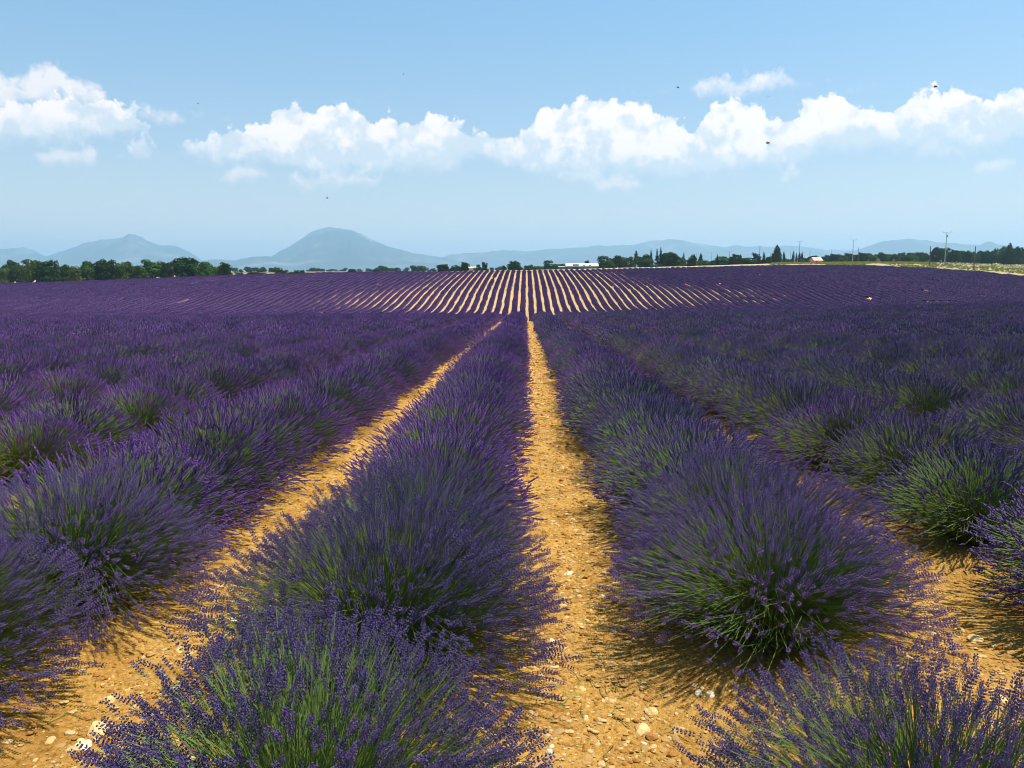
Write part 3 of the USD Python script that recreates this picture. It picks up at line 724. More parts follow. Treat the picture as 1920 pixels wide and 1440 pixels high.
def segment(seed, mat, length=4.0, spikes=620):
    """Four metres of a row as it reads from far off: a lumpy bank of foliage bristling with spikes."""
    rng = np.random.default_rng(seed)
    ny, na = 26, 11
    yy = np.linspace(-length / 2, length / 2, ny)
    aa = np.linspace(-0.05, math.pi + 0.05, na)
    Yg, Ag = np.meshgrid(yy, aa, indexing='ij')
    r = 0.80 + 0.30 * meshkit.fbm(np.stack([Yg * 1.7 + 31 * seed, np.cos(Ag) * 1.3, np.sin(Ag) * 1.3], -1), 3, seed)
    bank = 0.90 + 0.10 * np.cos(Yg * 2 * np.pi / 0.62)
    V = np.stack([np.cos(Ag) * 0.60 * r * bank, Yg, np.sin(Ag) * 0.58 * r * bank], -1)
    i = np.arange(ny * na).reshape(ny, na)
    F = np.stack([i[:-1, :-1], i[1:, :-1], i[1:, 1:], i[:-1, 1:]], -1).reshape(-1, 4)
    a = np.arccos(rng.uniform(-1, 1, spikes)); y = rng.uniform(-length / 2, length / 2, spikes)
    rr = 0.80 + 0.30 * meshkit.fbm(np.stack([y * 1.7 + 31 * seed, np.cos(a) * 1.3, np.sin(a) * 1.3], -1), 3, seed)
    rr = rr * (0.90 + 0.10 * np.cos(y * 2 * np.pi / 0.62)) * rng.uniform(0.86, 1.0, spikes)
    org = np.stack([np.cos(a) * 0.60 * rr, y, np.sin(a) * 0.58 * rr], 1)
    ax = np.stack([np.cos(a), rng.normal(0, 0.35, spikes), np.sin(a) + 0.3], 1)
    tv, tf = spike_templates(2, rng)
    L = rng.uniform(0.11, 0.19, spikes)
    sp = stamp(tv, tf, org, frames(ax, rng), np.stack([L * 1.1, L * 1.1, L], 1))
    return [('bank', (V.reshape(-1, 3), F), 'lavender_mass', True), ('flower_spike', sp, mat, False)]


rng = np.random.default_rng(33)
pos, turn, thin = [], [], []
for k in ROWS:
    x = row_x(k)
    for y in np.arange(78.0, EDGE_Y + rng.uniform(-1.5, 1.0), 3.85):
        if abs(x) > 0.72 * y + 8:
            continue
        hole = meshkit.noise(np.array([x / 4.5, y / 9.0, 1.0]), 4)
        gone = hole > 0.93 - 0.03 * (x > 40) and rng.random() < 0.5
        if gone and rng.random() < (0.3 if x > 30 else 0.1):
            continue
        pos.append((x + rng.normal(0, 0.05), y)); turn.append(math.pi * rng.integers(2)); thin.append(0.5 if gone else 1.0)
pos = np.array(pos)
q = normal_quat(pos[:, 0], pos[:, 1], np.array(turn)).as_quat()
sc = np.column_stack([rng.uniform(0.90, 1.12, len(pos)), np.full(len(pos), 1.03), rng.uniform(0.88, 1.12, len(pos))]) * np.array(thin)[:, None] ** [[1, 0.3, 1]]
instancer('lavender_hillside', [('lavender_row', segment(k, 'lavender_far' if k < 4 else 'lavender_far_grey')) for k in range(8)], np.column_stack([pos, ground_z(pos[:, 0], pos[:, 1]) - 0.03]), q, sc, rng.integers(0, 4, len(pos)) + np.where(rng.random(len(pos)) < np.clip(0.12 + 1.1 * pos[:, 0] / pos[:, 1], 0.08, 0.85), 4, 0),  # greyer blooms grow likelier rightwards, painting the lens shading
          label='far hillside of straight purple lavender rows with pale soil between', cat='lavender', kind='stuff')


# ------------------------------------------------------------------ stones and gravel
def stone(seed, flat=0.6, sub=2, rough=0.25):
    rng = np.random.default_rng(seed)
    m = trimesh.creation.icosphere(sub, 1.0)
    v = np.array(m.vertices)
    for _ in range(9):                                     # knock flats off the lump
        n = rng.normal(0, 1, 3); n /= np.linalg.norm(n)
        h = rng.uniform(0.55, 0.85)
        over = np.maximum(0, v @ n - h)
        v = v - over[:, None] * n * 0.92
    v = v * (1 + rough * (meshkit.fbm(v * 2.3 + seed * 3.1, 3, seed)[:, None] - 0.5))
    v = v * np.array([1.0, rng.uniform(0.65, 0.9), flat])
    v = v / np.abs(v[:, 0]).max()
    return v, np.array(m.faces)


rng = np.random.default_rng(5)
PEB = [('pebble', [('pebble', stone(200 + k, (0.42, 0.28, 0.6, 0.25, 0.5, 0.3)[k], 1, 0.4), ('stone_cream', 'stone_ochre', 'stone_clod', 'stone_cream', 'stone_clod', 'stone_ochre')[k], False)]) for k in range(6)]
gp = []
for g, (y1, dens) in {-4: (16, 50), -3: (16, 120), -2: (18, 160), -1: (40, 420), 0: (60, 480), 1: (14, 260), 2: (12, 120), 3: (10, 60)}.items():
    n = int(44 * dens)
    y = 1.6 * (max(y1, 14) * 1.3 / 1.6) ** rng.random(n)
    gp.append(np.column_stack([GAP0 + ROW * g + rng.normal(0, 0.24, n).clip(-0.6, 0.6), y]))
gp = np.vstack(gp)
gs = (0.0026 + 0.0030 * rng.gamma(0.9, 1.2, len(gp)).clip(0, 6)) * (1 + 0.07 * gp[:, 1].clip(0, 20))
instancer('gravel', PEB, np.column_stack([gp, soil_z(gp[:, 0], gp[:, 1]) + gs * 0.12]), R.from_euler('zx', np.column_stack([rng.uniform(0, 6.28, len(gp)), rng.normal(0, 0.25, len(gp))])).as_quat(), gs[:, None],
          rng.integers(0, 6, len(gp)), label='small pebbles and clods scattered over the orange dirt paths', cat='gravel', kind='stuff')

ln = 1100
lg = rng.choice([-2, -1, 0, 0, 1], ln)
ly = 1.6 * 8.0 ** rng.random(ln)
lp = np.column_stack([GAP0 + ROW * lg + rng.normal(0, 0.30, ln).clip(-0.65, 0.65), ly])
straw_v, straw_f = tubes(np.array([[[-0.5, 0, 0], [-0.1, 0.04, 0.02], [0.5, -0.03, 0]]]), [0.022, 0.020, 0.012], 3)
litter = rng.uniform(0.03, 0.11, (ln, 1))
instancer('plant_litter', [('dry_stem', [('dry_stem', (straw_v, straw_f), 'straw', False)])], np.column_stack([lp, soil_z(lp[:, 0], lp[:, 1]) + 0.006]), R.from_euler('zy', np.column_stack([rng.uniform(0, 6.28, ln), rng.normal(0, 0.08, ln)])).as_quat(), litter, np.zeros(ln, int),
          label='dry broken stems lying on the dirt paths', cat='litter', kind='stuff')
STONES = [  # px, py, width in px, flatness, material, label
    (1203, 1378, 38, 0.75, 'stone_cream', 'largest angular stone on the central path, near the bottom right bush'),
    (1223, 1335, 27, 0.35, 'stone_cream', 'flat round tan stone under the right-hand lavender overhang'),
    (1311, 1303, 18, 0.7, 'stone_pale', 'left one of two white stones under the right-hand lavender'),
    (1332, 1306, 16, 0.7, 'stone_pale', 'right one of two white stones under the right-hand lavender'),
    (1208, 1398, 14, 0.6, 'stone_pale', 'small white stone just below the largest stone on the path'),
    (1228, 1377, 10, 0.6, 'stone_pale', 'little pale stone touching the right side of the largest stone'),
    (1184, 1313, 18, 0.5, 'stone_brown', 'dark brown clod left of the flat round stone'),
    (1035, 1402, 13, 0.8, 'stone_pale', 'upright pale stone at the left edge of the path near the bottom'),
    (1029, 1426, 20, 0.5, 'stone_cream', 'tan stone at the bottom left of the central path'),
    (1031, 1411, 14, 0.5, 'stone_grey', 'grey stone wedged between two pale ones, left path edge'),
    (1038, 1264, 16, 0.7, 'stone_brown', 'dark brown stone beside the lavender fringe left of the central path'),
    (1120, 1233, 11, 0.6, 'stone_pale', 'small white stone in the middle of the central path'),
    (1036, 1203, 13, 0.55, 'stone_pale', 'white flattish stone by the fringe left of the central path'),
    (1099, 1346, 10, 0.6, 'stone_pale', 'small round white stone in mid path, level with the flat stone'),
    (1131, 1315, 10, 0.6, 'stone_cream', 'small round cream pebble right of mid path'),
    (1092, 1294, 18, 0.35, 'stone_cream', 'flat grey-cream stone in the middle of the central path'),
    (1067, 1077, 20, 0.4, 'stone_pale', 'flat white stone farther up the central path'),
    (1087, 1120, 14, 0.6, 'stone_cream', 'cream stone in mid path below the flat white one'),
    (1130, 1120, 17, 0.4, 'stone_cream', 'flat cream stone at the right edge of the central path'),
    (1007, 759, 12, 0.6, 'stone_brown', 'upper dark clod on the far central path'),
    (1017, 779, 11, 0.6, 'stone_brown', 'lower dark clod on the far central path'),
    (202, 1318, 25, 0.8, 'stone_cream', 'tall pale stone highest in the left path corner'),
    (179, 1377, 38, 0.75, 'stone_cream', 'largest pointed pale stone at the bottom of the left path'),
    (151, 1405, 33, 0.4, 'stone_pale', 'flat pale stone beside the bottom left lavender bush'),
    (240, 1379, 21, 0.5, 'stone_cream', 'tan sloping stone right of the pointed pale one'),
    (214, 1375, 10, 0.7, 'stone_pale', 'small pale stone between the pointed and sloping stones'),
    (151, 1389, 12, 0.6, 'stone_cream', 'small tan stone just above the flat one at bottom left'),
    (225, 1427, 13, 0.7, 'stone_grey', 'grey stone at the bottom edge of the left path'),
    (337, 1222, 20, 0.6, 'stone_cream', 'cream stone under the overhang of the left lavender row'),
    (410, 1207, 17, 0.6, 'stone_grey', 'grey-green stone in the middle of the left path'),
    (424, 1190, 12, 0.6, 'stone_pale', 'small white stone above the grey one on the left path'),
    (437, 1165, 22, 0.35, 'stone_pale', 'flat white stone farther up the left path'),
    (1443, 905, 18, 0.7, 'stone_pale', 'white stone in the narrow gap right of the first right-hand row'),
    (1753, 1190, 24, 0.6, 'stone_cream', 'cream stone on the right path under dark lavender stems'),
    (1830, 1200, 26, 0.5, 'stone_cream', 'broad tan stone near the right edge of the picture'),
    (1877, 1315, 22, 0.5, 'stone_cream', 'pale flat stone at the far right, on the right path')]
for i, (px, py, wpx, flat, mat, label) in enumerate(STONES):
    p = hit(px, py)
    half = wpx * np.linalg.norm(p - CAM) / FPX / 2
    v, f = stone(300 + i, flat, 2 if wpx < 24 else 3, 0.3)
    a = np.random.default_rng(i).uniform(0, 6.28)
    v = R.from_euler('zx', [a, 0.15]).apply(v * half) + p + [0, 0, half * flat * 0.30]
    put('stone', (v, f), mat, smooth=35, label=label, cat='stone', group='larger stones on the dirt paths')


# ------------------------------------------------------------------ trees
def crown_clumps(rng, blobs, n, leaf, squash=1.0):
    """Leaf-sized faces through the volume of several overlapping lobes; each lobe (centre, radii)."""
    V, F, k = [], [], 0
    wts = np.array([np.prod(r) ** 0.67 for _, r in blobs]); wts = wts / wts.sum()
    for (c, r), wt in zip(blobs, wts):
        m = max(12, int(n * wt))
        d = rng.normal(0, 1, (m, 3)); d /= np.linalg.norm(d, axis=1, keepdims=True)
        rad = rng.uniform(0.55, 1.0, (m, 1)) ** 0.5 * (0.78 + 0.44 * meshkit.noise(d * 2.2 + np.array(c), 3)[:, None])
        p = np.array(c) + d * rad * np.array(r)
        a = d + rng.normal(0, 0.7, (m, 3)); a[:, 2] += 0.35
        tv = np.array([[-0.5, -0.4, 0], [0.5, -0.45, 0.05], [0.55, 0.4, -0.05], [-0.4, 0.5, 0.08]])
        s = leaf * rng.uniform(0.6, 1.5, m)
        v, f = stamp(tv, np.array([[0, 1, 2], [0, 2, 3]]), p, frames(a, rng), s[:, None])
        V.append(v); F.append(f + k); k += len(v)
    return np.vstack(V), np.vstack(F)


def trunk_mesh(h, r, limbs, rng):
    """A tapered trunk that forks into limbs ending at the given points."""
    P = np.array([[[0, 0, -0.02], [0.02 * rng.normal(), 0.02 * rng.normal(), h * 0.5], [0, 0, h]]])
    v, f = tubes(P, [r * 1.2, r * 0.9, r * 0.7], 7)
    mb = MB().add(v, f)
    for c in limbs:
        c = np.array(c)
        v, f = tubes(np.array([[[0, 0, h * 0.8], (np.array([0, 0, h * 0.8]) + c) / 2 + [0, 0, -0.03], c]]), [r * 0.6, r * 0.4, r * 0.15], 5)
        mb.add(v, f)
    return mb.out()


def tree_class(name, seed, shape, mat):
    """A tree of unit height and about unit crown width, so that each copy is scaled to its own size."""
    rng = np.random.default_rng(seed)
    c = kind_of(name)
    if shape == 'round':
        blobs = [((rng.uniform(-0.36, 0.36), rng.uniform(-0.36, 0.36), rng.uniform(0.16, 0.70)), (rng.uniform(0.16, 0.26),) * 2 + (rng.uniform(0.13, 0.19),)) for _ in range(15)] + [((rng.uniform(-0.25, 0.25), rng.uniform(-0.2, 0.2), rng.uniform(0.74, 0.86)), (rng.uniform(0.12, 0.2),) * 2 + (0.11,)) for _ in range(4)] + [((0, 0, 0.48), (0.40, 0.40, 0.34)), ((-0.3, 0.05, 0.17), (0.24, 0.24, 0.17)), ((0.3, -0.05, 0.17), (0.24, 0.24, 0.17)), ((0.0, -0.3, 0.15), (0.26, 0.2, 0.15))]
        n, leaf, th = 3400, 0.052, 0.16
    elif shape == 'open':
        blobs = [((rng.uniform(-0.34, 0.34), rng.uniform(-0.3, 0.3), rng.uniform(0.16, 0.88)), (rng.uniform(0.12, 0.20),) * 2 + (rng.uniform(0.09, 0.15),)) for _ in range(18)] + [((0, 0, 0.40), (0.32, 0.32, 0.32)), ((-0.2, -0.1, 0.14), (0.25, 0.25, 0.14)), ((0.22, -0.1, 0.14), (0.25, 0.25, 0.14))]
        n, leaf, th = 2400, 0.05, 0.2
    elif shape == 'shrub':
        blobs = [((rng.uniform(-0.34, 0.34), rng.uniform(-0.3, 0.3), rng.uniform(0.15, 0.7)), (rng.uniform(0.16, 0.26),) * 2 + (rng.uniform(0.16, 0.26),)) for _ in range(10)] + [((0, 0, 0.35), (0.44, 0.44, 0.38))]
        n, leaf, th = 1500, 0.07, 0.12
    elif shape == 'cypress':
        blobs = [((rng.normal(0, 0.03), rng.normal(0, 0.03), z), (0.40 * w_, 0.40 * w_, 0.10)) for z, w_ in zip(np.linspace(0.08, 0.95, 13), [0.7, 0.9, 1, 1.02, 1, 0.98, 0.92, 0.85, 0.75, 0.62, 0.5, 0.34, 0.18])]
        n, leaf, th = 1400, 0.045, 0.06
    elif shape == 'cone':
        blobs = [((rng.normal(0, 0.07 * w_), rng.normal(0, 0.07 * w_), z), (0.46 * w_, 0.46 * w_, 0.10)) for z, w_ in zip(np.linspace(0.10, 0.95, 12), [0.95, 1.05, 0.95, 0.98, 0.85, 0.88, 0.7, 0.66, 0.5, 0.44, 0.28, 0.16])]
        n, leaf, th = 1800, 0.055, 0.08
    else:                                                  # fir: whorls of drooping boughs on a bare mast
        blobs = []
        for z, w_ in zip(np.linspace(0.22, 0.97, 9), [1, 0.75, 0.95, 0.6, 0.7, 0.42, 0.42, 0.25, 0.1]):
            for a in rng.uniform(0, 6.28, 5):
                blobs.append(((0.26 * w_ * math.cos(a), 0.26 * w_ * math.sin(a), z), (0.22 * w_ + 0.02, 0.22 * w_ + 0.02, 0.025)))
        n, leaf, th = 1300, 0.06, 0.95
    p = usdkit.mesh(stage, c + '/crown', crown_clumps(rng, blobs, n, leaf), LOOK + mat, False)
    limbs = [np.array(b[0]) for b in blobs[:6]] if shape in ('round', 'open', 'shrub') else []
    usdkit.mesh(stage, c + '/trunk', trunk_mesh(th, 0.030 if shape in ('round', 'open', 'shrub') else 0.03, limbs, rng), LOOK + 'bark', True)
    return c


KIND = {}
for key, shape, mat, n in (('dark', 'round', 'foliage_dark', 3), ('mid', 'round', 'foliage_mid', 3), ('light', 'open', 'foliage_light', 2), ('open', 'open', 'foliage_dark', 2), ('bush', 'shrub', 'foliage_mid', 2), ('darkbush', 'shrub', 'foliage_dark', 2), ('cypress', 'cypress', 'foliage_cypress', 2), ('cone', 'cone', 'foliage_dark', 2), ('fir', 'fir', 'foliage_cypress', 2), ('pale', 'shrub', 'foliage_pale', 1)):
    KIND[key] = [tree_class(f'{key}_tree_kind_{i:03d}', 400 + 17 * len(KIND) + i, shape, mat) for i in range(n)]

LOOKS_LIKE = {'dark': 'dark green round tree', 'mid': 'green round tree', 'light': 'light green loose tree', 'open': 'dark ragged tree', 'bush': 'green bush', 'darkbush': 'dark bush', 'cypress': 'thin dark cypress', 'cone': 'dark cone-shaped tree', 'fir': 'thin dark conifer', 'pale': 'pale dry bush'}
PRIM = {'bush': 'bush', 'darkbush': 'bush', 'pale': 'bush', 'cypress': 'cypress_tree', 'cone': 'cone_tree', 'fir': 'conifer_tree'}
# stand: (phrase, distance, [(px centre, width, top y, kind)])
STANDS = [
    ('in the left tree line, {} from the left edge', 300, [(-16, 34, 494, 'mid'), (2, 26, 499, 'light'), (20, 36, 487, 'dark'), (44, 28, 492, 'light'), (66, 50, 485, 'mid'), (84, 30, 489, 'dark'), (102, 26, 488, 'open'), (122, 34, 495, 'mid'), (140, 26, 498, 'light'), (165, 34, 489, 'mid'), (197, 42, 484.5, 'dark'), (222, 32, 491, 'light'), (238, 32, 490, 'mid'), (260, 26, 497, 'mid'), (291, 54, 486, 'mid'), (312, 24, 489, 'dark'), (347, 56, 481, 'dark'), (376, 22, 499, 'light'), (384, 28, 490, 'mid'), (405, 32, 497, 'light'), (421, 28, 491, 'dark')]),
    ('beyond the field below the tallest mountain, {} from the left', 420, [(448, 16, 509, 'bush'), (475, 24, 508.5, 'darkbush'), (494, 14, 510, 'bush'), (527, 24, 505, 'open'), (547, 12, 509, 'bush'), (556, 12, 507, 'darkbush'), (566, 10, 506, 'dark'), (660, 15, 503, 'darkbush'), (708, 16, 504, 'darkbush')]),
    ('standing apart on the middle horizon, {} from the left', 370, [(831, 25, 494, 'dark'), (848, 9, 500, 'darkbush'), (859, 13, 498, 'darkbush'), (871, 17, 490, 'dark'), (896, 12, 496, 'open'), (908, 12, 491, 'open'), (946, 8, 496, 'darkbush'), (965, 23, 488.5, 'dark'), (991, 16, 495, 'bush'), (1005, 14, 497, 'bush')]),
    ('behind the white-roofed barn, {} from the left', 440, [(1026, 20, 488.5, 'open'), (1040, 22, 494, 'mid'), (1053, 24, 494.5, 'dark'), (1068, 20, 496, 'bush'), (1084, 20, 495.5, 'darkbush'), (1101, 12, 488, 'dark')]),
    ('in the dark grove right of the barn, {} from the left', 400, [(1128, 24, 480.5, 'open'), (1141, 22, 486, 'mid'), (1155, 40, 479.5, 'dark'), (1178, 24, 480.5, 'light'), (1192, 15, 472, 'fir'), (1209, 34, 477, 'mid'), (1220, 9, 471, 'fir'), (1231, 9, 469, 'fir'), (1238, 9, 466, 'fir'), (1250, 30, 471.5, 'dark'), (1261, 22, 474, 'dark'), (1272, 28, 481, 'mid'), (1281, 6, 474.5, 'cypress'), (1290, 15, 476, 'open')]),
    ('in the hedge between grove and cypresses, {} from the left', 430, [(1300, 30, 486, 'bush'), (1301, 9, 478.5, 'cone'), (1313, 11, 476, 'cone'), (1319, 24, 486, 'bush'), (1334, 20, 487, 'darkbush'), (1344, 5, 477, 'cypress'), (1354, 28, 481, 'mid'), (1366, 20, 483, 'bush'), (1376, 20, 476.5, 'dark'), (1387, 12, 478.5, 'cone'), (1398, 32, 483, 'mid'), (1416, 18, 474.5, 'open'), (1427, 20, 485, 'darkbush')]),
    ('along the pale grass near the tall dark tree, {} from the left', 420, [(1431, 6.5, 473.5, 'cypress'), (1440, 14, 480, 'darkbush'), (1455, 22, 461.5, 'cone'), (1468.5, 6.5, 472.5, 'cypress'), (1477, 14, 484, 'bush'), (1486, 6, 471.5, 'cypress'), (1492, 5, 475.5, 'cypress'), (1497.5, 6.5, 474, 'cypress'), (1502.5, 6, 473, 'cypress'), (1511, 14, 482, 'bush')]),
    ('in the long wood behind the dry grass, {} from the left', 520, [(1524, 24, 479, 'dark'), (1536, 16, 484, 'bush'), (1548, 26, 479, 'dark'), (1562, 19, 475.5, 'dark'), (1572, 18, 477, 'mid'), (1580, 18, 479, 'mid'), (1589, 20, 474, 'dark'), (1600, 20, 478, 'mid'), (1612, 20, 474, 'dark'), (1625, 26, 475.5, 'mid'), (1637, 20, 478, 'bush'), (1648, 26, 474, 'dark'), (1661, 22, 477, 'mid'), (1675, 22, 476.5, 'mid'), (1691, 20, 474, 'dark'), (1705, 24, 474.5, 'mid'), (1719, 20, 473, 'dark'), (1733, 20, 473.5, 'mid'), (1754, 28, 462.5, 'dark'), (1768, 22, 465, 'mid'), (1785, 25, 468.5, 'dark'), (1801, 22, 471, 'mid'), (1812, 20, 470.5, 'dark'), (1823, 18, 472, 'mid'), (1836, 24, 469.5, 'dark'), (1850, 24, 470, 'dark'), (1871, 26, 463, 'mid'), (1890, 26, 459.5, 'cone'), (1904, 24, 463, 'dark'), (1921, 20, 458, 'dark'), (1945, 34, 462, 'mid')]),
]
rng = np.random.default_rng(9)
for phrase, dist, trees in STANDS:
    for i, (px, wpx, top, kind) in enumerate(trees):
        dd = dist * (1 + 0.05 * math.sin(3.7 * i))
        p = far_at(px, dd)
        h = (CAM[2] + dd * (508 - top) / FPX * 1.01) - p[2]
        wid = wpx * dd / FPX
        ref = KIND[kind][i % len(KIND[kind])]
        near_w = wid / {'round': 0.95, 'cypress': 0.86}.get('cypress' if kind == 'cypress' else 'round')
        label = f'{LOOKS_LIKE[kind]} {phrase.format(ordinal(i + 1))}'
        rot = rng.uniform(0, 6.28)
        if (px, kind) == (1290, 'open'):
            rot = (R.from_euler('y', 0.5) * R.from_euler('z', 1.0)).as_matrix()
        thing(PRIM.get(kind, 'round_tree' if kind in ('dark', 'mid') else 'loose_tree'), p - [0, 0, 0.1], rot, (near_w, near_w, h * 1.02), ref=ref, label=label, cat='bush' if 'bush' in kind or kind == 'pale' else 'tree', group='trees and bushes ' + phrase.split(', {}')[0])
for px, wpx, top, base, dist, label in ((1645, 7, 485.5, 491, 470, 'rounded pale dry bush before the long wood, leftmost of four'), (1674, 4, 485, 492, 470, 'narrow pale dry bush before the long wood'), (1762.5, 4.5, 483.5, 490, 400, 'tall pale dry bush under the transformer pole'), (1774, 6, 490, 494, 330, 'low pale dry bush in the grass right of the transformer pole')):
    p = far_at(px, dist)
    thing('dry_bush', p, rng.uniform(0, 6), (wpx * dist / FPX, wpx * dist / FPX, (base - top) * dist / FPX), ref=KIND['pale'][0], label=label, cat='bush', group='pale dry bushes before the wood')

# far woodland and hedges in the haze, past counting
nt = 900
fd = rng.uniform(650, 1900, nt); fpx = rng.uniform(-80, 2000, nt)
keep = meshkit.noise(np.stack([fpx / 55, fd / 300, 0 * fd], -1), 12) > 0.42
fd, fpx = fd[keep], fpx[keep]
fp = np.array([far_at(a, b) for a, b in zip(fpx, fd)])
fh = rng.uniform(3.0, 6.0, len(fd))
rr2 = np.random.default_rng(77)
wood = [('tree', [('crown', crown_clumps(rr2, [((rr2.uniform(-0.3, 0.3), rr2.uniform(-0.3, 0.3), rr2.uniform(0.2, 0.7)), (0.3, 0.3, 0.25)) for _ in range(6)], 260, 0.15), 'foliage_dark', False), ('trunk', trunk_mesh(0.2, 0.04, [], rr2), 'bark', True)]) for _ in range(3)]
instancer('far_woodland', wood, fp - [0, 0, 0.1], R.from_euler('z', rng.uniform(0, 6.28, len(fd))).as_quat(), np.column_stack([fh * 1.6, fh * 1.6, fh]), rng.integers(0, 3, len(fd)),
          label='thin dark line of far hedges and woods below the mountains', cat='woodland', kind='stuff')

# dry grass along the field's far edge and on the rise at the right
def tuft(seed, mat_seed=0):
    rng = np.random.default_rng(seed)
    n = 46
    a = rng.uniform(0, 6.28, n); r = rng.uniform(0, 0.5, n)
    o_ = np.stack([r * np.cos(a), r * np.sin(a), 0 * a], 1)
    d = np.stack([np.cos(a) * 0.5 * r, np.sin(a) * 0.5 * r, np.ones(n)], 1) + rng.normal(0, 0.16, (n, 3))
    s = rng.uniform(0.4, 1.0, n)
    return stamp(np.array([[-0.045, 0, 0], [0.045, 0, 0], [0.02, 0.03, 0.6], [0, 0.09, 1.0]]), np.array([[0, 1, 2], [0, 2, 3]]), o_, frames(d, rng), s[:, None])


n = 9000
gy = EDGE_Y + 1.5 + 190 * rng.random(n) ** 1.6
gu = rng.uniform(0.22, 0.72, n)
ok = (gu > 0.30 + 0.02 * rng.random(n)) & (meshkit.noise(np.stack([gu * gy / 7, gy / 9, 0 * gy], -1), 31) > 0.42) & ~((gu > 0.51) & (gy > 322) & (gy < 440) & (rng.random(n) < 0.9))
gx, gy = (gu * gy)[ok], gy[ok]
m = 2600
ex = rng.uniform(-200, 90, m); ey = EDGE_Y + rng.uniform(0.8, 5.0, m)
gx, gy = np.concatenate([gx, ex]), np.concatenate([gy, ey])
gh = np.concatenate([rng.uniform(0.35, 0.85, len(gx) - m), rng.uniform(0.15, 0.35, m)])
instancer('dry_grass', [('grass_tuft', [('blade', tuft(90 + k), 'straw', False)]) for k in range(3)], np.column_stack([gx, gy, ground_z(gx, gy) - 0.02]), R.from_euler('z', rng.uniform(0, 6.28, len(gx))).as_quat(), np.column_stack([gh * 1.3, gh * 1.3, gh]), rng.integers(0, 3, len(gx)),
          label='dry straw-coloured grass along the far edge of the lavender', cat='grass', kind='stuff')


# ------------------------------------------------------------------ buildings on the horizon
def box(cx, cy, cz, sx, sy, sz):
    return trimesh.creation.box([sx, sy, sz]).apply_translation([cx, cy, cz])


def gable(L, W, eave, rise, over=0.3, thick=0.12):
    """A roof of two slabs over a building L long (x) and W deep (y)."""
    mb = MB()
    for s in (-1, 1):
        a = np.array([[-L / 2 - over, s * (W / 2 + over), eave - rise * over / (W / 2)], [L / 2 + over, s * (W / 2 + over), eave - rise * over / (W / 2)], [L / 2 + over, 0, eave + rise], [-L / 2 - over, 0, eave + rise]])
        b = a + [0, 0, thick]
        v = np.vstack([a, b])
        f = np.array([[0, 1, 2, 3], [4, 7, 6, 5], [0, 4, 5, 1], [1, 5, 6, 2], [2, 6, 7, 3], [3, 7, 4, 0]])
        mb.add(v, f if s < 0 else f[:, ::-1])
    return mb.out()


def house(name, px, dist, wpx, top_px, depth, rise, wall_mat, roof_mat, yaw, label, openings, wall_top=None):
    p = far_at(px, dist)
    L = wpx * dist / FPX
    H = CAM[2] + dist * (508 - top_px) / FPX * 1.01 - p[2]
    eave = max(1.2, H - rise)
    t = thing(name, p - [0, 0, 0.1], yaw, label=label, cat='building')
    put('wall', MB().tm(box(0, -depth / 2 + 0.15, eave / 2, L, 0.3, eave)).tm(box(0, depth / 2 - 0.15, eave / 2, L, 0.3, eave)).tm(box(-L / 2 + 0.15, 0, eave / 2, 0.3, depth - 0.6, eave)).tm(box(L / 2 - 0.15, 0, eave / 2, 0.3, depth - 0.6, eave)).out(), wall_mat, t)
    g = np.array([[0, -depth / 2, eave], [0, depth / 2, eave], [0, 0, eave + rise]])
    for x in (-L / 2 + 0.02, L / 2 - 0.32):
        v = np.vstack([g + [x, 0, 0], g + [x + 0.3, 0, 0]])
        put('gable', (v, np.array([[0, 1, 2], [3, 5, 4], [0, 3, 4], [0, 4, 1], [1, 4, 5], [1, 5, 2], [2, 5, 3], [2, 3, 0]])), wall_mat, t)
    put('roof', gable(L, depth, eave, rise), roof_mat, t)
    for kind, ox, oz, ow, oh in openings:
        f = put(kind, box(ox * L, -depth / 2 - 0.02, oz, ow, 0.06, oh), 'dark_opening', t)
    return t, L, eave, depth


t, L, ev, dp = house('barn', 1091, 330, 57, 497.2, 9.0, 1.0, 'wall_dark', 'roof_white', -0.05, 'long low barn with a white roof left of the dark grove', [('door', -0.2, 1.0, 2.4, 2.0), ('window', 0.05, 1.3, 1.0, 0.7), ('window', 0.25, 1.3, 1.0, 0.7)])
put('lean_to', MB().tm(box(-L / 2 - 1.7, -1.5, 0.45, 3.2, 4.0, 0.9)).out(), 'wall_dark', t)
v, f = gable(3.2, 4.0, 0.92, 0.12, 0.2, 0.08)
put('lean_to_roof', (v + [-L / 2 - 1.7, -1.5, 0], f), 'roof_white', t)
house('farm_shed', 887, 390, 16, 500.2, 4.0, 0.6, 'wall_cream', 'wall_cream', 0.1, 'small cream shed between two dark trees on the middle horizon', [('door', 0.1, 0.9, 0.9, 1.7)])
house('cottage', 1529, 345, 15, 487.8, 4.5, 1.3, 'wall_pink', 'roof_pink', 0.08, 'little cottage with a pink roof right of the cypresses', [('window', -0.2, 0.7, 0.5, 0.5)])


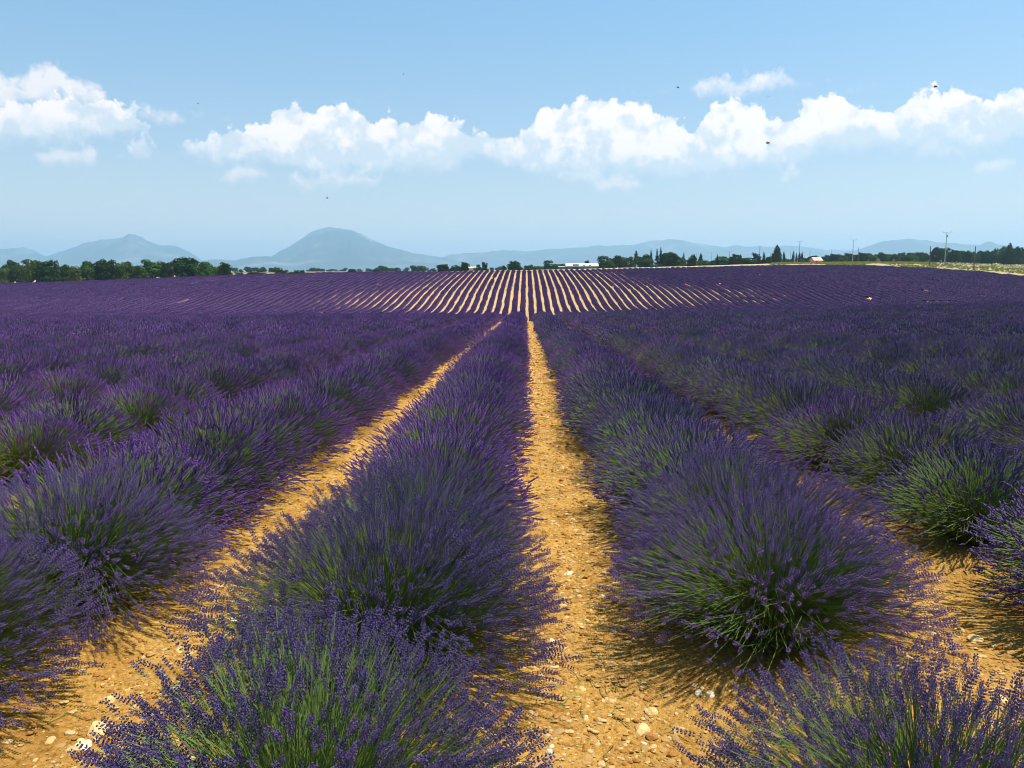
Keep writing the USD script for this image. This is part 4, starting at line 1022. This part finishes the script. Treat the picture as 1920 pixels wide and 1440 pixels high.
# ------------------------------------------------------------------ power poles
def pole(px, top, dist, mat, r, arms, label, grp, lamp=False):
    p = far_at(px, dist)
    h = CAM[2] + dist * (508 - top) / FPX * 1.01 - p[2]
    t = thing('power_pole' if arms else 'wooden_pole', p - [0, 0, 0.1], 0.0, label=label, cat='pole', group=grp)
    ht = h - (0.9 if arms else 0)
    v, f = tubes(np.array([[[0, 0, 0], [0, 0, ht * 0.5], [0, 0, ht]]]), [r * 1.25, r, r * 0.8], 8)
    cap = trimesh.creation.cylinder(radius=r * 0.8, height=0.05, sections=8).apply_translation([0, 0, ht])
    put('post', MB().add(v, f).tm(cap).out(), mat, t, 40)
    if arms:
        w_ = arms
        pts = np.array([[[-w_, 0, h - 0.12], [-w_ * 0.75, 0, h - 0.36], [-w_ * 0.4, 0, h - 0.44], [0, 0, h - 0.46], [w_ * 0.4, 0, h - 0.44], [w_ * 0.75, 0, h - 0.36], [w_, 0, h - 0.12]]])
        v, f = tubes(pts, [0.05, 0.06, 0.07, 0.08, 0.07, 0.06, 0.05], 5)
        put('crossarm', (v, f), 'pole_metal', t, 40)
        for x, z in ((-w_, h - 0.1), (0, h - 0.4), (w_, h - 0.1)):
            put('insulator', MB().tm(trimesh.creation.cylinder(radius=0.09, height=0.10, sections=8).apply_translation([x, 0, z + 0.08])).tm(trimesh.creation.cylinder(radius=0.06, height=0.34, sections=8).apply_translation([x, 0, z + 0.2])).out(), 'pole_metal', t)
        v, f = tubes(np.array([[[0, 0, ht - 0.05], [0, 0, h - 0.25], [0, 0, h - 0.05]]]), [r * 0.45, r * 0.4, r * 0.3], 6)
        put('top_bracket', (v, f), 'pole_metal', t)
    if lamp:
        put('transformer', box(0, -r - 0.25, ht - 0.8, 0.55, 0.45, 0.9), 'pole_metal', t)
    return t


G = 'poles of the power line behind the field'
pole(1770, 437.5, 325, 'pole_concrete', 0.15, 1.75, 'tallest power pole with wide crossarm and transformer, at far right', G, lamp=True)
pole(1597, 450.5, 395, 'pole_concrete', 0.15, 1.55, 'power pole with crossarm standing before the long wood', G)
pole(1497.2, 453.5, 440, 'pole_concrete', 0.16, 1.5, 'power pole with crossarm rising among the thin cypresses', G)
pole(1423, 462, 470, 'pole_concrete', 0.18, 1.3, 'power pole with crossarm left of the tall dark tree', G)
pole(1366, 472, 500, 'pole_wood', 0.16, 1.1, 'short power pole above the hedge right of the grove', G)
pole(1333, 474, 560, 'pole_metal', 0.14, 1.3, 'faint pale power pole above the low part of the hedge', G)
pole(1305, 476, 420, 'pole_metal', 0.14, 0.7, 'slim pole with small crossarm at the grove right end', G)
for px, top, d, mat, r, lab in ((1741.5, 463, 300, 'pole_wood', 0.17, 'dark wooden pole without arms left of the transformer pole'), (1825.5, 463.5, 282, 'pole_wood', 0.17, 'dark wooden pole in the dry grass right of the transformer pole'), (1607.5, 466, 480, 'pole_wood', 0.17, 'short dark pole top above the wood, right of an armed pole'),
                            (1557, 469, 520, 'pole_metal', 0.13, 'thin pole above the wood between cottage and armed pole'), (1517, 470, 520, 'pole_metal', 0.12, 'thin pole just right of the cypress group'), (1481, 472, 520, 'pole_metal', 0.12, 'thin pole between two cypresses right of the tall tree'), (1444, 474.5, 500, 'pole_wood', 0.13, 'thin dark pole just left of the tall dark tree')):
    pole(px, top, d, mat, r, 0, lab, 'plain poles without arms on the right horizon')


# ------------------------------------------------------------------ bees in flight
def bee(px, py, wpx, dist, yaw, roll, label):
    p = CAM + ray(px, py) * dist
    s = wpx * dist / FPX / 0.024                           # a bee's span from wing tip to wing tip is about 20 mm
    rot = (R.from_euler('z', yaw) * R.from_euler('y', -roll)).as_matrix()
    t = thing('bee', p, rot, s, label=label, cat='bee', group='bees flying in front of the sky')
    ico = trimesh.creation.icosphere(2, 1.0)
    V, F = np.array(ico.vertices), np.array(ico.faces)
    ab = V * [0.0042, 0.0024, 0.0023]; ab[:, 1:] *= (1 - 0.35 * np.clip(-V[:, :1], 0, 1)); ab = ab + [-0.0055, 0, -0.0006]
    put('abdomen', (ab, F), 'bee_body', t, True)
    put('thorax', (V * [0.0026, 0.0024, 0.0024], F), 'bee_body', t, True)
    put('head', (V * [0.0014, 0.0018, 0.0016] + [0.0038, 0, -0.0003], F), 'bee_body', t, True)
    for sgn in (-1, 1):
        for nm, ln, wd, back in (('fore_wing', 0.0100, 0.0030, 0.0), ('hind_wing', 0.0068, 0.0024, -0.0022)):
            a = np.linspace(0, 2 * np.pi, 12, endpoint=False)
            o_ = np.stack([back + wd * np.cos(a) - 0.0008 * (1 - np.sin(a)), sgn * (0.0008 + ln * (0.5 - 0.5 * np.sin(a))), 0.0018 + 0.0012 * (0.5 - 0.5 * np.sin(a))], 1)
            o_[:, 0] -= 0.75 * np.abs(o_[:, 1]); o_[:, 1] *= 0.55
            v = np.vstack([o_, o_ + [0, 0, 0.00012]])
            k = 12
            f = [[0, i, i + 1] for i in range(1, k - 1)] + [[k, k + i + 1, k + i] for i in range(1, k - 1)] + [[i, (i + 1) % k, k + (i + 1) % k] for i in range(k)] + [[i, k + (i + 1) % k, k + i] for i in range(k)]
            put(nm, (v, np.array(f)), 'bee_wing', t)
    lv, lf = tubes(np.array([[[x, sg * 0.0012, -0.0015], [x + 0.0004, sg * 0.0030, -0.0028], [x - 0.0004, sg * 0.0034, -0.0050]] for x in (-0.0016, 0.0, 0.0016) for sg in (-1, 1)]), [0.00028, 0.00024, 0.00016], 4)
    put('legs', (lv, lf), 'bee_body', t, kind='stuff')


bee(1755, 162, 12, 2.2, 0.25, 0.2, 'largest bee, dark, flying above the clouds at upper right')
bee(1441, 268, 12, 2.4, 0.15, 0.0, 'dark bee in front of the big right-hand cloud')
bee(1272, 163.5, 8, 3.0, 0.3, 0.1, 'small dark bee left of the wispy high cloud')
bee(1440, 180.5, 4.5, 4.0, 1.5, 0.2, 'tiny bee just below the wispy high cloud')
bee(614, 371, 7, 3.4, 0.9, 0.1, 'small bee above the tallest mountain')
bee(757, 139, 4, 4.5, 0.5, 0.0, 'tiny bee high in the blue sky left of centre')
bee(372, 193.5, 4.5, 4.5, 0.6, 0.3, 'tiny bee high between the two left cloud banks')

# ------------------------------------------------------------------ air
usdkit.material(stage, LOOK + 'haze', {'v': ('principled_volume', {'color': (0.52, 0.80, 1.0), 'density': 1.1e-4, 'anisotropy': 0.2})}, [], volume='v.volume')
bottom = float(GZ.min()) - 13.0
put('haze', box(0, 0, (bottom + 760) / 2, 52000, 52000, 760 - bottom), 'haze', label='thin bluish summer haze filling the air', cat='haze', kind='stuff')
